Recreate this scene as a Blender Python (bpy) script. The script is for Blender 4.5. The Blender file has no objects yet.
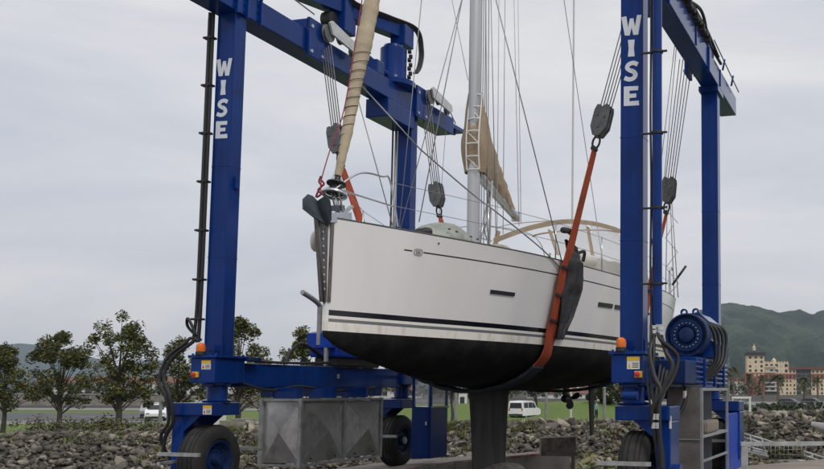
import bpy, bmesh, math, random
from mathutils import Vector, Matrix
R = math.radians
scene = bpy.context.scene
COL = scene.collection
random.seed(7)

# ------------------------------------------------------------------ camera
CAM = Vector((9.866, -12.2723, 1.5879)); PT = .09094; RL = .00198; YW = -.27033
F, CX, CY = 956.848, 631.393, 301.497           # in pixels of an 824x469 picture
fw = Vector((math.sin(YW)*math.cos(PT), math.cos(YW)*math.cos(PT), math.sin(PT)))
rt0 = Vector((math.cos(YW), -math.sin(YW), 0)); up0 = rt0.cross(fw)
rt = rt0*math.cos(RL)+up0*math.sin(RL); up = -rt0*math.sin(RL)+up0*math.cos(RL)
cd = bpy.data.cameras.new('camera'); cam = bpy.data.objects.new('camera', cd); COL.objects.link(cam)
cam.matrix_world = Matrix(((rt.x, up.x, -fw.x, CAM.x), (rt.y, up.y, -fw.y, CAM.y), (rt.z, up.z, -fw.z, CAM.z), (0, 0, 0, 1)))
cd.sensor_width = 36; cd.lens = F/824*36; cd.shift_x = (412-CX)/824; cd.shift_y = (CY-234.5)/824
cd.clip_start = .1; cd.clip_end = 30000
scene.camera = cam
FH = Vector((math.sin(YW), math.cos(YW), 0)); RH = Vector((math.cos(YW), -math.sin(YW), 0))
def ray(px, py): return fw + rt*((px-CX)/F) - up*((py-CY)/F)
def H(px, py, ax, val):
    d = ray(px, py); return CAM + d*((val-CAM[ax])/d[ax])
def A(px, py, D):                                # a point at forward distance D
    d = ray(px, py); return CAM + d*(D/d.dot(FH))
def G(px, D, z=0.0):                             # a ground point under image column px at distance D
    p = A(px, 388, D); p.z = z; return p
def SD(s, D, z): return Vector((CAM.x, CAM.y, 0)) + RH*s + FH*D + Vector((0, 0, z))

# ------------------------------------------------------------------ materials
def new_mat(name):
    m = bpy.data.materials.new(name); m.use_nodes = True
    return m, m.node_tree, m.node_tree.nodes['Principled BSDF']
def N(nt, t, **kw):
    n = nt.nodes.new(t)
    for k, v in kw.items():
        if k in n.inputs: n.inputs[k].default_value = v
        else: setattr(n, k, v)
    return n
def ramp(nt, fac, stops):
    r = nt.nodes.new('ShaderNodeValToRGB'); nt.links.new(fac, r.inputs[0])
    el = r.color_ramp.elements
    while len(el) < len(stops): el.new(.5)
    for e, (p, c) in zip(el, stops): e.position = p; e.color = (*c, 1) if len(c) == 3 else c
    return r.outputs[0]
def mat(name, base, rough=.5, metal=0, var=.15, scale=3, bump=0, bscale=30, coat=0, dirt=None, dscale=2, dlo=.5, dhi=.75, detail=6, stretch=(1, 1, 1), spec=None, coat_ior=1.5):
    """a principled surface whose colour wanders round its base, with optional stains"""
    m, nt, b = new_mat(name); L = nt.links
    tc = N(nt, 'ShaderNodeTexCoord'); mp = N(nt, 'ShaderNodeMapping'); mp.inputs['Scale'].default_value = stretch
    L.new(tc.outputs['Object'], mp.inputs[0])
    n1 = N(nt, 'ShaderNodeTexNoise', Scale=scale, Detail=detail); L.new(mp.outputs[0], n1.inputs['Vector'])
    lo = tuple(max(0, c*(1-var)) for c in base); hi = tuple(min(1, c*(1+var)) for c in base)
    c = ramp(nt, n1.outputs[0], [(.3, lo), (.7, hi)])
    if dirt:
        n2 = N(nt, 'ShaderNodeTexNoise', Scale=dscale, Detail=8, Roughness=.65); L.new(mp.outputs[0], n2.inputs['Vector'])
        f = ramp(nt, n2.outputs[0], [(dlo, (0, 0, 0)), (dhi, (1, 1, 1))])
        mx = N(nt, 'ShaderNodeMix', data_type='RGBA'); L.new(f, mx.inputs[0]); L.new(c, mx.inputs[6]); mx.inputs[7].default_value = (*dirt, 1)
        c = mx.outputs[2]
    L.new(c, b.inputs['Base Color'])
    b.inputs['Metallic'].default_value = metal
    rr = N(nt, 'ShaderNodeMapRange'); rr.inputs['To Min'].default_value = max(.03, rough-.1); rr.inputs['To Max'].default_value = min(1, rough+.12)
    L.new(n1.outputs[0], rr.inputs[0]); L.new(rr.outputs[0], b.inputs['Roughness'])
    if coat: b.inputs['Coat Weight'].default_value = coat; b.inputs['Coat Roughness'].default_value = .15; b.inputs['Coat IOR'].default_value = coat_ior
    if spec is not None: b.inputs['Specular IOR Level'].default_value = spec
    if bump:
        n3 = N(nt, 'ShaderNodeTexNoise', Scale=bscale, Detail=5); L.new(mp.outputs[0], n3.inputs['Vector'])
        bp = N(nt, 'ShaderNodeBump', Strength=bump, Distance=.03); L.new(n3.outputs[0], bp.inputs['Height']); L.new(bp.outputs[0], b.inputs['Normal'])
    return m

M = {}
M['blue'] = mat('blue_paint', (.0014, .0265, .158), .42, var=.22, scale=.9, coat=1, coat_ior=1.22, bump=.10, bscale=9, dirt=(.006, .013, .06), dscale=3.2, dlo=.55, dhi=.80, spec=.08)
def wear(m, col, amt):
    nt = m.node_tree; b = nt.nodes['Principled BSDF']; src = b.inputs['Base Color'].links[0].from_socket; tc = N(nt, 'ShaderNodeTexCoord'); L = nt.links
    mp = N(nt, 'ShaderNodeMapping'); mp.inputs['Scale'].default_value = (9, 9, .35); L.new(tc.outputs['Object'], mp.inputs[0]); n = N(nt, 'ShaderNodeTexNoise', Scale=1, Detail=7, Roughness=.6); L.new(mp.outputs[0], n.inputs['Vector'])
    n2 = N(nt, 'ShaderNodeTexNoise', Scale=26, Detail=6, Roughness=.7); L.new(tc.outputs['Object'], n2.inputs['Vector'])
    f = ramp(nt, n.outputs[0], [(.52, (0, 0, 0)), (.80, (amt, amt, amt))]); f2 = ramp(nt, n2.outputs[0], [(.69, (0, 0, 0)), (.72, (1, 1, 1))])
    a = N(nt, 'ShaderNodeMix', data_type='RGBA'); L.new(f, a.inputs[0]); L.new(src, a.inputs[6]); a.inputs[7].default_value = (*col, 1)
    c = N(nt, 'ShaderNodeMix', data_type='RGBA'); L.new(f2, c.inputs[0]); L.new(a.outputs[2], c.inputs[6]); c.inputs[7].default_value = (.05, .035, .03, 1)
    L.new(c.outputs[2], b.inputs['Base Color'])
wear(M['blue'], (.022, .050, .16), .55)
M['blue_bright'] = mat('bright_blue_paint', (.004, .045, .36), .35, var=.12, scale=2, spec=.2)
M['blue_dull'] = mat('dull_blue_paint', (.004, .022, .09), .5, spec=.2, var=.2, scale=1.5, dirt=(.03, .04, .08), dscale=4)
M['letter'] = mat('letter_vinyl', (.62, .66, .70), .45, var=.05, scale=6, dirt=(.4, .43, .48), dscale=7, dlo=.6, dhi=.8)
M['black'] = mat('black_rubber', (.012, .012, .014), .55, var=.3, scale=6)
M['tyre'] = mat('tyre_rubber', (.018, .017, .017), .8, var=.3, scale=5, bump=.2, bscale=60, dirt=(.05, .045, .038), dscale=5, dlo=.5, dhi=.8)
M['steel'] = mat('galvanised_steel', (.36, .37, .37), .5, metal=.35, var=.2, scale=8, dirt=(.2, .19, .17), dscale=5)
M['galv'] = mat('bright_galvanised', (.5, .51, .51), .45, metal=.3, var=.15, scale=12)
M['pipe'] = mat('grey_pipe_steel', (.30, .31, .32), .45, metal=.4, var=.2, scale=5, dirt=(.12, .1, .08), dscale=5, dlo=.6, dhi=.8)
M['stainless'] = mat('stainless_tube', (.55, .56, .57), .25, metal=.85, var=.08, scale=9)
M['guard_steel'] = mat('dented_steel', (.17, .155, .145), .4, metal=.6, var=.35, scale=7, bump=.5, bscale=12, dirt=(.06, .05, .045), dscale=8, dlo=.5, dhi=.62, stretch=(2, 2, .4))
M['rope'] = mat('wire_rope', (.17, .17, .17), .6, metal=.3, var=.25, scale=30)
M['wire'] = mat('rigging_wire', (.26, .26, .27), .45, metal=.5, var=.15, scale=10)
M['halyard'] = mat('pale_halyard', (.5, .5, .51), .7, var=.15, scale=12)
M['red_line'] = mat('red_line', (.23, .02, .03), .7, var=.3, scale=20)
M['sling'] = mat('orange_webbing', (.33, .062, .026), .8, var=.22, scale=3, bump=.3, bscale=90, dirt=(.12, .03, .015), dscale=3.5, dlo=.52, dhi=.75, spec=.2)
M['sling_dark'] = mat('navy_sleeve', (.012, .018, .032), .8, var=.3, scale=8, bump=.3, bscale=30)
M['cover'] = mat('black_vinyl_cover', (.020, .021, .023), .6, var=.25, scale=4, bump=.5, bscale=9)
M['block'] = mat('block_castings', (.13, .135, .14), .5, metal=.35, var=.3, scale=9, dirt=(.16, .15, .13), dscale=10, dlo=.55, dhi=.7)
M['shackle'] = mat('dark_shackle', (.04, .04, .045), .45, metal=.6, var=.2, scale=9)
M['canvas'] = mat('tan_canvas', (.32, .25, .175), .85, var=.16, scale=2.5, bump=.8, bscale=6, spec=.2)
M['canvas_wrap'] = mat('tan_wrapped_canvas', (.40, .335, .24), .85, var=.16, scale=3, bump=.7, bscale=8, spec=.2)
M['canvas_lite2'] = mat('sand_canvas', (.47, .37, .26), .85, var=.12, scale=3, bump=.4, bscale=7, spec=.2)
M['canvas_lite'] = mat('pale_canvas', (.5, .45, .38), .85, var=.1, scale=3, bump=.4, bscale=7)
M['lacing'] = mat('white_lacing', (.7, .7, .68), .7, var=.08)
M['mast'] = mat('mast_aluminium', (.48, .49, .50), .36, metal=.45, var=.06, scale=2, stretch=(1, 1, .2))
M['deck'] = mat('deck_gelcoat', (.62, .61, .58), .4, var=.06, scale=4)
M['rail_dark'] = mat('dark_toe_rail', (.07, .07, .075), .5, var=.2)
M['keel'] = mat('keel_antifouling', (.045, .043, .042), .8, spec=.2, var=.3, scale=2.5, bump=.35, bscale=12, dirt=(.085, .082, .078), dscale=2.2, dlo=.5, dhi=.8, stretch=(1.6, 1.6, .3))
M['bulb'] = mat('worn_keel_foot', (.13, .12, .108), .6, var=.35, scale=5, bump=.6, bscale=12, dirt=(.05, .045, .04), dscale=5, dlo=.45, dhi=.6)
M['anchor'] = mat('anchor_paint', (.045, .06, .075), .45, metal=.2, var=.25, scale=8, dirt=(.07, .08, .09), dscale=14, dlo=.55, dhi=.7)
M['cream'] = mat('cream_plastic', (.55, .54, .48), .5, var=.08)
M['tender'] = mat('pale_grey_tube_fabric', (.30, .31, .275), .65, var=.18, scale=4, bump=.6, bscale=7, dirt=(.15, .155, .135), dscale=3, dlo=.48, dhi=.72)
M['glass'] = mat('dark_glass', (.012, .014, .017), .3, var=.1)
M['orange'] = mat('beacon_lens', (.7, .16, .02), .25, var=.15, scale=12)
M['sticker'] = mat('white_sticker', (.65, .65, .62), .5, var=.08)
M['yellow'] = mat('yellow_plastic', (.68, .42, .02), .5, var=.08)
M['red'] = mat('red_plastic', (.5, .02, .015), .45, var=.08)
M['plate'] = mat('creased_steel_panel', (.47, .465, .46), .36, metal=.65, var=.10, scale=4, bump=.06, bscale=14, dirt=(.22, .195, .17), dscale=3, dlo=.48, dhi=.75)
M['stone_plate'] = mat('smeared_grey_panel', (.11, .102, .096), .6, var=.35, scale=2.2, detail=10, bump=.2, bscale=10, dirt=(.17, .15, .14), dscale=2.6, dlo=.56, dhi=.66, stretch=(1, 1, 1.8))
M['mesh_dark'] = mat('dark_mesh_panel', (.022, .026, .04), .8, var=.2, scale=40)
M['rusty'] = mat('rusty_steel_block', (.17, .14, .115), .85, var=.4, scale=4, bump=.5, bscale=10, dirt=(.07, .04, .03), dscale=3, dlo=.45, dhi=.65)
M['concrete'] = mat('stained_concrete', (.25, .225, .20), .88, var=.22, scale=1.2, detail=10, bump=.4, bscale=16, dirt=(.09, .078, .07), dscale=.8, dlo=.48, dhi=.72)
M['sandy'] = mat('brown_hardstand', (.23, .19, .155), .9, var=.18, scale=.9, detail=10, bump=.3, bscale=20, dirt=(.14, .12, .10), dscale=.5, dlo=.45, dhi=.75)
M['rust_cap'] = mat('rust_stained_coping', (.30, .26, .23), .88, var=.45, scale=5, bump=.8, bscale=14, dirt=(.20, .07, .045), dscale=2.5, dlo=.5, dhi=.62)
for i, c in enumerate([(.145, .130, .112), (.095, .086, .076), (.20, .182, .158), (.065, .060, .054)]):
    M['rock%d' % i] = mat('riprap_stone', tuple(q*1.05 for q in c), .9, var=.3, scale=3, detail=9, bump=.9, bscale=6, dirt=(.045, .040, .032), dscale=1.6, dlo=.46, dhi=.66)
M['rock_green'] = mat('weedy_stone', (.13, .118, .06), .9, var=.35, scale=3, bump=.9, bscale=6, dirt=(.09, .09, .045), dscale=1.6, dlo=.42, dhi=.6)
def per_stone(m):
    nt = m.node_tree; b = nt.nodes['Principled BSDF']; src = b.inputs['Base Color'].links[0].from_socket
    g = N(nt, 'ShaderNodeNewGeometry'); rc = ramp(nt, g.outputs['Random Per Island'], [(0, (.40, .38, .36)), (.35, (.75, .71, .66)), (.7, (1.1, 1.06, .98)), (1, (1.6, 1.55, 1.42))])
    n = N(nt, 'ShaderNodeMix', data_type='RGBA', blend_type='MULTIPLY'); n.inputs[0].default_value = 1; nt.links.new(src, n.inputs[6]); nt.links.new(rc, n.inputs[7]); nt.links.new(n.outputs[2], b.inputs['Base Color'])
for k in ('rock0', 'rock1', 'rock2', 'rock3', 'rock_green'): per_stone(M[k])
M['bark'] = mat('tree_bark', (.055, .047, .04), .95, var=.3, scale=8, bump=.5, bscale=20)
def leaf_mat(name, a, b_, c_):
    m, nt, b = new_mat(name); L = nt.links
    g = N(nt, 'ShaderNodeNewGeometry')
    L.new(ramp(nt, g.outputs['Random Per Island'], [(0, a), (.55, b_), (1, c_)]), b.inputs['Base Color'])
    b.inputs['Roughness'].default_value = .5; b.inputs['Specular IOR Level'].default_value = .3
    return m
M['leaf'] = leaf_mat('glossy_leaf', (.022, .027, .009), (.062, .068, .018), (.19, .175, .05))
M['leaf_dark'] = leaf_mat('dark_leaf', (.014, .022, .010), (.028, .042, .015), (.05, .062, .022))
M['leaf_shrub'] = leaf_mat('brown_shrub_leaf', (.05, .045, .028), (.075, .07, .038), (.12, .10, .05))
M['palm'] = leaf_mat('palm_leaf', (.03, .038, .014), (.06, .07, .025), (.11, .10, .04))
M['far_leaf'] = leaf_mat('far_leaf', (.02, .032, .013), (.035, .052, .02), (.06, .075, .03))
M['palm_trunk'] = mat('palm_trunk_fibre', (.13, .10, .075), .95, var=.3, scale=5)
M['white_paint'] = mat('white_car_paint', (.72, .72, .72), .3, var=.03, coat=.5)
M['dark_paint'] = mat('dark_car_paint', (.03, .032, .036), .3, var=.1, coat=.5)
M['silver_paint'] = mat('silver_car_paint', (.35, .36, .37), .3, metal=.4, var=.05, coat=.5)
M['white_struct'] = mat('white_render_wall', (.62, .61, .58), .7, var=.06, scale=.6)
M['beige'] = mat('beige_wall', (.5, .455, .37), .85, var=.08, scale=.3, dirt=(.34, .3, .25), dscale=.5, dlo=.55, dhi=.8)
M['cream_wall'] = mat('cream_facade', (.66, .54, .37), .85, var=.08, scale=.15, dirt=(.5, .4, .27), dscale=.2, dlo=.5, dhi=.8)
M['brick'] = mat('red_brick_facade', (.30, .115, .075), .9, var=.2, scale=.3, dirt=(.17, .065, .045), dscale=.25, dlo=.5, dhi=.8)
M['roof_red'] = mat('red_roof_tile', (.17, .075, .055), .9, var=.25, scale=.6)
M['roof_dark'] = mat('dark_slate_roof', (.035, .035, .045), .7, var=.2, scale=.5)
M['window_far'] = mat('far_window_glass', (.03, .034, .04), .3, var=.4, scale=.12)
M['shutter'] = mat('pale_window_frame', (.5, .47, .42), .7, var=.1)
M['post'] = mat('grey_post_paint', (.2, .205, .2), .6, var=.15)
M['cloth_red'] = mat('red_jacket_cloth', (.3, .03, .03), .9, var=.15)
M['cloth_blue'] = mat('pale_blue_cloth', (.2, .36, .5), .9, var=.15)
M['cloth_dark'] = mat('dark_cloth', (.03, .03, .04), .9, var=.2)
M['skin'] = mat('skin', (.42, .25, .18), .6, var=.08)
M['asphalt'] = mat('asphalt', (.085, .085, .088), .9, var=.15, scale=.5, detail=10, dirt=(.055, .055, .057), dscale=.12, dlo=.45, dhi=.7)
M['road_light'] = mat('pale_road', (.20, .20, .195), .9, var=.1, scale=.3)
M['kerb'] = mat('kerb_stone', (.3, .3, .29), .85, var=.12, scale=1)
M['paint_white'] = mat('road_marking', (.6, .6, .58), .7, var=.1, scale=2)

def hull_material(EMY):
    m, nt, b = new_mat('hull_paint'); L = nt.links
    tc = N(nt, 'ShaderNodeTexCoord'); g = N(nt, 'ShaderNodeNewGeometry'); sp = N(nt, 'ShaderNodeSeparateXYZ'); L.new(g.outputs['Position'], sp.inputs[0])
    z = sp.outputs[2]; y = sp.outputs[1]
    def cmp(sock, v, op='GREATER_THAN'):
        n = N(nt, 'ShaderNodeMath', operation=op); L.new(sock, n.inputs[0]); n.inputs[1].default_value = v; return n.outputs[0]
    def mul(a, c):
        n = N(nt, 'ShaderNodeMath', operation='MULTIPLY'); L.new(a, n.inputs[0]); L.new(c, n.inputs[1]); return n.outputs[0]
    def band(a, c): return mul(cmp(z, a), cmp(z, c, 'LESS_THAN'))
    def mix(f, a, col):
        n = N(nt, 'ShaderNodeMix', data_type='RGBA'); L.new(f, n.inputs[0]); L.new(a, n.inputs[6])
        if isinstance(col, tuple): n.inputs[7].default_value = (*col, 1)
        else: L.new(col, n.inputs[7])
        return n.outputs[2]
    mp = N(nt, 'ShaderNodeMapping'); mp.inputs['Scale'].default_value = (1, 1, .25); L.new(g.outputs['Position'], mp.inputs[0])
    n1 = N(nt, 'ShaderNodeTexNoise', Scale=1.3, Detail=6); L.new(mp.outputs[0], n1.inputs['Vector'])
    white = ramp(nt, n1.outputs[0], [(.35, (.69, .68, .66)), (.65, (.745, .735, .715))])
    n4 = N(nt, 'ShaderNodeTexNoise', Scale=9, Detail=8); L.new(mp.outputs[0], n4.inputs['Vector'])
    grime = ramp(nt, n4.outputs[0], [(.5, (0, 0, 0)), (.78, (1, 1, 1))])
    c = mix(cmp(z, 2.462, 'LESS_THAN'), white, (.80, .77, .71))  # band under the dark stripe tinted paler cream, painting in light reflected off the ground
    low = mul(cmp(z, 2.39, 'LESS_THAN'), grime)
    c = mix(low, c, (.58, .52, .44))
    n2 = N(nt, 'ShaderNodeTexNoise', Scale=1.6, Detail=9, Roughness=.7); L.new(g.outputs['Position'], n2.inputs['Vector'])
    anti = ramp(nt, n2.outputs[0], [(.36, (.005, .005, .006)), (.50, (.011, .0105, .0105)), (.62, (.022, .021, .020)), (.78, (.045, .042, .040))])
    c = mix(cmp(z, 2.275, 'LESS_THAN'), c, anti)
    sp_ = N(nt, 'ShaderNodeMapRange'); L.new(cmp(z, 2.275), sp_.inputs[0]); sp_.inputs['To Min'].default_value = .15; sp_.inputs['To Max'].default_value = .5; L.new(sp_.outputs[0], b.inputs['Specular IOR Level'])
    c = mix(mul(band(2.385, 2.425), cmp(y, -2.17)), c, (.17, .175, .18))
    c = mix(mul(band(2.462, 2.530), cmp(y, -2.17)), c, (.007, .008, .012))
    gap = cmp(y, -1.17, 'GREATER_THAN')
    n5 = N(nt, 'ShaderNodeMath', operation='SUBTRACT'); L.new(y, n5.inputs[0]); n5.inputs[1].default_value = EMY
    n6 = N(nt, 'ShaderNodeMath', operation='ABSOLUTE'); L.new(n5.outputs[0], n6.inputs[0])
    gap = mul(gap, cmp(n6.outputs[0], .085))
    c = mix(mul(band(3.372, 3.392), gap), c, (.03, .03, .035))
    L.new(c, b.inputs['Base Color'])
    rg = N(nt, 'ShaderNodeMapRange'); L.new(cmp(z, 2.275), rg.inputs[0]); rg.inputs['To Min'].default_value = .82; rg.inputs['To Max'].default_value = .17
    L.new(rg.outputs[0], b.inputs['Roughness'])
    n3 = N(nt, 'ShaderNodeTexNoise', Scale=5, Detail=6); L.new(g.outputs['Position'], n3.inputs['Vector'])
    bs = N(nt, 'ShaderNodeMapRange'); L.new(cmp(z, 2.275), bs.inputs[0]); bs.inputs['To Min'].default_value = .5; bs.inputs['To Max'].default_value = .0
    bp = N(nt, 'ShaderNodeBump', Distance=.02); L.new(bs.outputs[0], bp.inputs['Strength']); L.new(n3.outputs[0], bp.inputs['Height']); L.new(bp.outputs[0], b.inputs['Normal'])
    return m

# ------------------------------------------------------------------ mesh helpers
ORG = {}
class MB:
    def __init__(s): s.v = []; s.f = []; s.sm = []
    def add(s, vs, fs, smooth=False):
        o = len(s.v); s.v += [Vector(v) for v in vs]; s.f += [tuple(i+o for i in f) for f in fs]; s.sm += [smooth]*len(fs); return s
    def box(s, a, b, bev=0.0, M_=None):
        x0, y0, z0 = a; x1, y1, z1 = b
        bm = bmesh.new(); bmesh.ops.create_cube(bm, size=1)
        for v in bm.verts: v.co = Vector(((x0+x1)/2+v.co.x*(x1-x0), (y0+y1)/2+v.co.y*(y1-y0), (z0+z1)/2+v.co.z*(z1-z0)))
        if bev: bmesh.ops.bevel(bm, geom=list(bm.edges), offset=bev, segments=2, affect='EDGES', profile=.6)
        if M_ is not None: bm.transform(M_)
        s.frombm(bm); return s
    def frombm(s, bm, smooth=False):
        bm.verts.index_update(); s.add([v.co.copy() for v in bm.verts], [[v.index for v in f.verts] for f in bm.faces], smooth); bm.free(); return s
    def tube(s, pts, r, n=8, cap=True, smooth=True):
        pts = [Vector(p) for p in pts]; rs = r if isinstance(r, (list, tuple)) else [r]*len(pts)
        vs = []; fs = []; pu = None
        for i, p in enumerate(pts):
            t = (pts[min(i+1, len(pts)-1)]-pts[max(i-1, 0)]).normalized()
            if pu is None: pu = t.orthogonal().normalized()
            u = (pu - t*pu.dot(t)); u = u.normalized() if u.length > 1e-6 else t.orthogonal().normalized(); pu = u; w = t.cross(u)
            for k in range(n):
                a = 2*math.pi*k/n; vs.append(p+(u*math.cos(a)+w*math.sin(a))*rs[i])
        for i in range(len(pts)-1):
            for k in range(n): fs.append((i*n+k, i*n+(k+1) % n, (i+1)*n+(k+1) % n, (i+1)*n+k))
        s.add(vs, fs, smooth)
        if cap:
            o = len(s.v)-len(vs); s.f += [tuple(o+k for k in range(n))[::-1], tuple(o+(len(pts)-1)*n+k for k in range(n))]; s.sm += [False, False]
        return s
    def bar(s, a, b, w, h, upv=(0, 0, 1)):
        a = Vector(a); b = Vector(b); t = (b-a).normalized(); u = Vector(upv); sd = t.cross(u).normalized(); u = sd.cross(t)
        vs = [p+sd*(x*w/2)+u*(y*h/2) for p in (a, b) for x, y in ((-1, -1), (1, -1), (1, 1), (-1, 1))]
        s.add(vs, [(0, 1, 2, 3), (7, 6, 5, 4), (0, 4, 5, 1), (1, 5, 6, 2), (2, 6, 7, 3), (3, 7, 4, 0)]); return s
    def lathe(s, prof, c, axis, n=32, smooth=True):
        axis = Vector(axis).normalized(); u = axis.orthogonal().normalized(); w = axis.cross(u); c = Vector(c); vs = []; fs = []
        for (d, r) in prof:
            for k in range(n):
                a = 2*math.pi*k/n; vs.append(c+axis*d+(u*math.cos(a)+w*math.sin(a))*max(r, 1e-4))
        for i in range(len(prof)-1):
            for k in range(n): fs.append((i*n+k, i*n+(k+1) % n, (i+1)*n+(k+1) % n, (i+1)*n+k))
        s.add(vs, fs, smooth); return s
    def prism(s, poly, o, u, v, th):
        """a polygon in the plane (o,u,v), extruded by the vector th"""
        o = Vector(o); u = Vector(u); v = Vector(v); th = Vector(th); n = len(poly)
        a = [o+u*x+v*y for x, y in poly]
        s.add(a+[p+th for p in a], [tuple(range(n))[::-1], tuple(range(n, 2*n))]+[(k, (k+1) % n, (k+1) % n+n, k+n) for k in range(n)]); return s
    def sheet(s, rows, th=0.0, smooth=True):
        """a grid of points; with th it becomes a solid cloth"""
        m = len(rows[0]); vs = [Vector(p) for r_ in rows for p in r_]; fs = []
        for i in range(len(rows)-1):
            for j in range(m-1): fs.append((i*m+j, i*m+j+1, (i+1)*m+j+1, (i+1)*m+j))
        if th:
            k = len(vs); nv = [Vector() for _ in vs]
            for f in fs:
                nn = (vs[f[2]]-vs[f[0]]).cross(vs[f[3]]-vs[f[1]])
                for i in f: nv[i] += nn
            vs2 = [p-(q.normalized() if q.length > 0 else q)*th for p, q in zip(vs, nv)]
            r_ = len(rows); per = [j for j in range(m)]+[i*m+m-1 for i in range(1, r_)]+[(r_-1)*m+j for j in range(m-2, -1, -1)]+[i*m for i in range(r_-2, 0, -1)]
            fs = fs+[tuple(i+k for i in f)[::-1] for f in fs]+[(per[i], per[(i+1) % len(per)], per[(i+1) % len(per)]+k, per[i]+k) for i in range(len(per))]
            vs = vs+vs2
        s.add(vs, fs, smooth); return s
    def build(s, name, material, parent=None, origin=None, world=True):
        c = Vector(origin) if origin is not None else sum(s.v, Vector())/len(s.v)
        me = bpy.data.meshes.new(name); me.from_pydata([tuple(v-c) for v in s.v], [], s.f); me.validate()
        mats = material if isinstance(material, list) else [material]
        for m in mats: me.materials.append(m)
        if len(me.polygons) == len(s.sm):
            me.polygons.foreach_set('use_smooth', s.sm)
        bm = bmesh.new(); bm.from_mesh(me); bmesh.ops.recalc_face_normals(bm, faces=bm.faces); bm.to_mesh(me); bm.free()
        if any(s.sm):
            me.set_sharp_from_angle(angle=R(38))
            if len(me.polygons) == len(s.sm): me.polygons.foreach_set('use_smooth', s.sm)
        o = bpy.data.objects.new(name, me); COL.objects.link(o)
        if parent is not None: o.parent = parent; o.location = c-ORG[parent]
        else: o.location = c
        ORG[o] = c
        return o
def tag(o, label=None, cat=None, group=None, kind=None):
    if label: o['label'] = label
    if cat: o['category'] = cat
    if group: o['group'] = group
    if kind: o['kind'] = kind
    return o
def empty(name, loc, label, cat, group=None):
    o = bpy.data.objects.new(name, None); COL.objects.link(o); o.location = loc; o.empty_display_size = .3; ORG[o] = Vector(loc)
    return tag(o, label, cat, group)
def copy_tree(root, loc, rz=0, sc=1.0, label=None):
    r = root.copy(); COL.objects.link(r); r.location = loc; r.rotation_euler = (0, 0, rz); r.scale = (sc, sc, sc)
    if label: r['label'] = label
    for ch in list(root.children):
        c = ch.copy(); COL.objects.link(c); c.parent = r
        for g in ch.children:
            d = g.copy(); COL.objects.link(d); d.parent = c
    return r
def lerp(a, b, t): return a+(b-a)*t
def interp(tab, x):
    if x <= tab[0][0]: return tab[0][1]
    for (a, b), (c, d) in zip(tab, tab[1:]):
        if x <= c: return b+(d-b)*(x-a)/(c-a)
    return tab[-1][1]
def sinterp(tab, x):
    """smooth (Catmull-Rom) interpolation"""
    n = len(tab)
    if x <= tab[0][0]: return tab[0][1]
    if x >= tab[-1][0]: return tab[-1][1]
    for i in range(n-1):
        x0, y0 = tab[i]; x1, y1 = tab[i+1]
        if x <= x1:
            m0 = (y1-tab[i-1][1])/(x1-tab[i-1][0]) if i > 0 else (y1-y0)/(x1-x0)
            m1 = (tab[i+2][1]-y0)/(tab[i+2][0]-x0) if i < n-2 else (y1-y0)/(x1-x0)
            h = x1-x0; t = (x-x0)/h
            return (2*t**3-3*t**2+1)*y0+(t**3-2*t**2+t)*h*m0+(-2*t**3+3*t**2)*y1+(t**3-t**2)*h*m1
def curve(pts, n=8):
    pts = [Vector(p) for p in pts]; out = []
    for i in range(len(pts)-1):
        p0 = pts[max(i-1, 0)]; p1 = pts[i]; p2 = pts[i+1]; p3 = pts[min(i+2, len(pts)-1)]
        for k in range(n):
            t = k/n; out.append(.5*((2*p1)+(p2-p0)*t+(2*p0-5*p1+4*p2-p3)*t*t+(3*p1-p0-3*p2+p3)*t**3))
    out.append(pts[-1]); return out
def sag(a, b, s, n=10):
    a = Vector(a); b = Vector(b); return [a.lerp(b, i/n)-Vector((0, 0, s*4*(i/n)*(1-i/n))) for i in range(n+1)]

# ================================================================== THE TRAVEL LIFT
W_, L_ = 6.5, 5.58
HA, HB = .158, .134
lift = empty('travel_lift', (3.25, 2.79, 0), 'tall blue wheeled boat hoist marked WISE, straddling the white yacht in its slings', 'boat lift')

LET = {'W': [(0, .97), (.25, 1), (.34, .42), (.43, .86), (.60, .86), (.68, .42), (.78, 1), (1.0, .99), (.84, 0), (.60, .01), (.515, .40), (.42, 0), (.18, .02)],
       'I': [(.32, 1), (.68, .99), (.64, .5), (.68, 0), (.32, .01), (.36, .5)],
       'E': [(.06, 1), (.93, .97), (.91, .76), (.40, .77), (.40, .61), (.80, .60), (.80, .40), (.40, .40), (.40, .23), (.95, .24), (.98, 0), (.06, .02)]}
def s_poly():
    c = [(.86, .80), (.62, .90), (.36, .84), (.27, .68), (.42, .56), (.64, .46), (.74, .30), (.62, .15), (.38, .11), (.12, .20)]
    c = [(p.x, p.y) for p in curve([(a, b, 0) for a, b in c], 3)]; Lf = []; Rt = []
    for i, p in enumerate(c):
        a = c[max(i-1, 0)]; b = c[min(i+1, len(c)-1)]; d = math.hypot(b[0]-a[0], b[1]-a[1]); nx, ny = -(b[1]-a[1])/d, (b[0]-a[0])/d
        Lf.append((p[0]+nx*.125, p[1]+ny*.105)); Rt.append((p[0]-nx*.125, p[1]-ny*.105))
    return Lf+Rt[::-1]
LET['S'] = s_poly()

def bolts(mb, pts, ax, r=.016, h=.02):
    for p in pts: mb.lathe([(0, 1e-4), (0, r), (h, r*.9), (h, 1e-4)], p, ax, 6, False)

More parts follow.
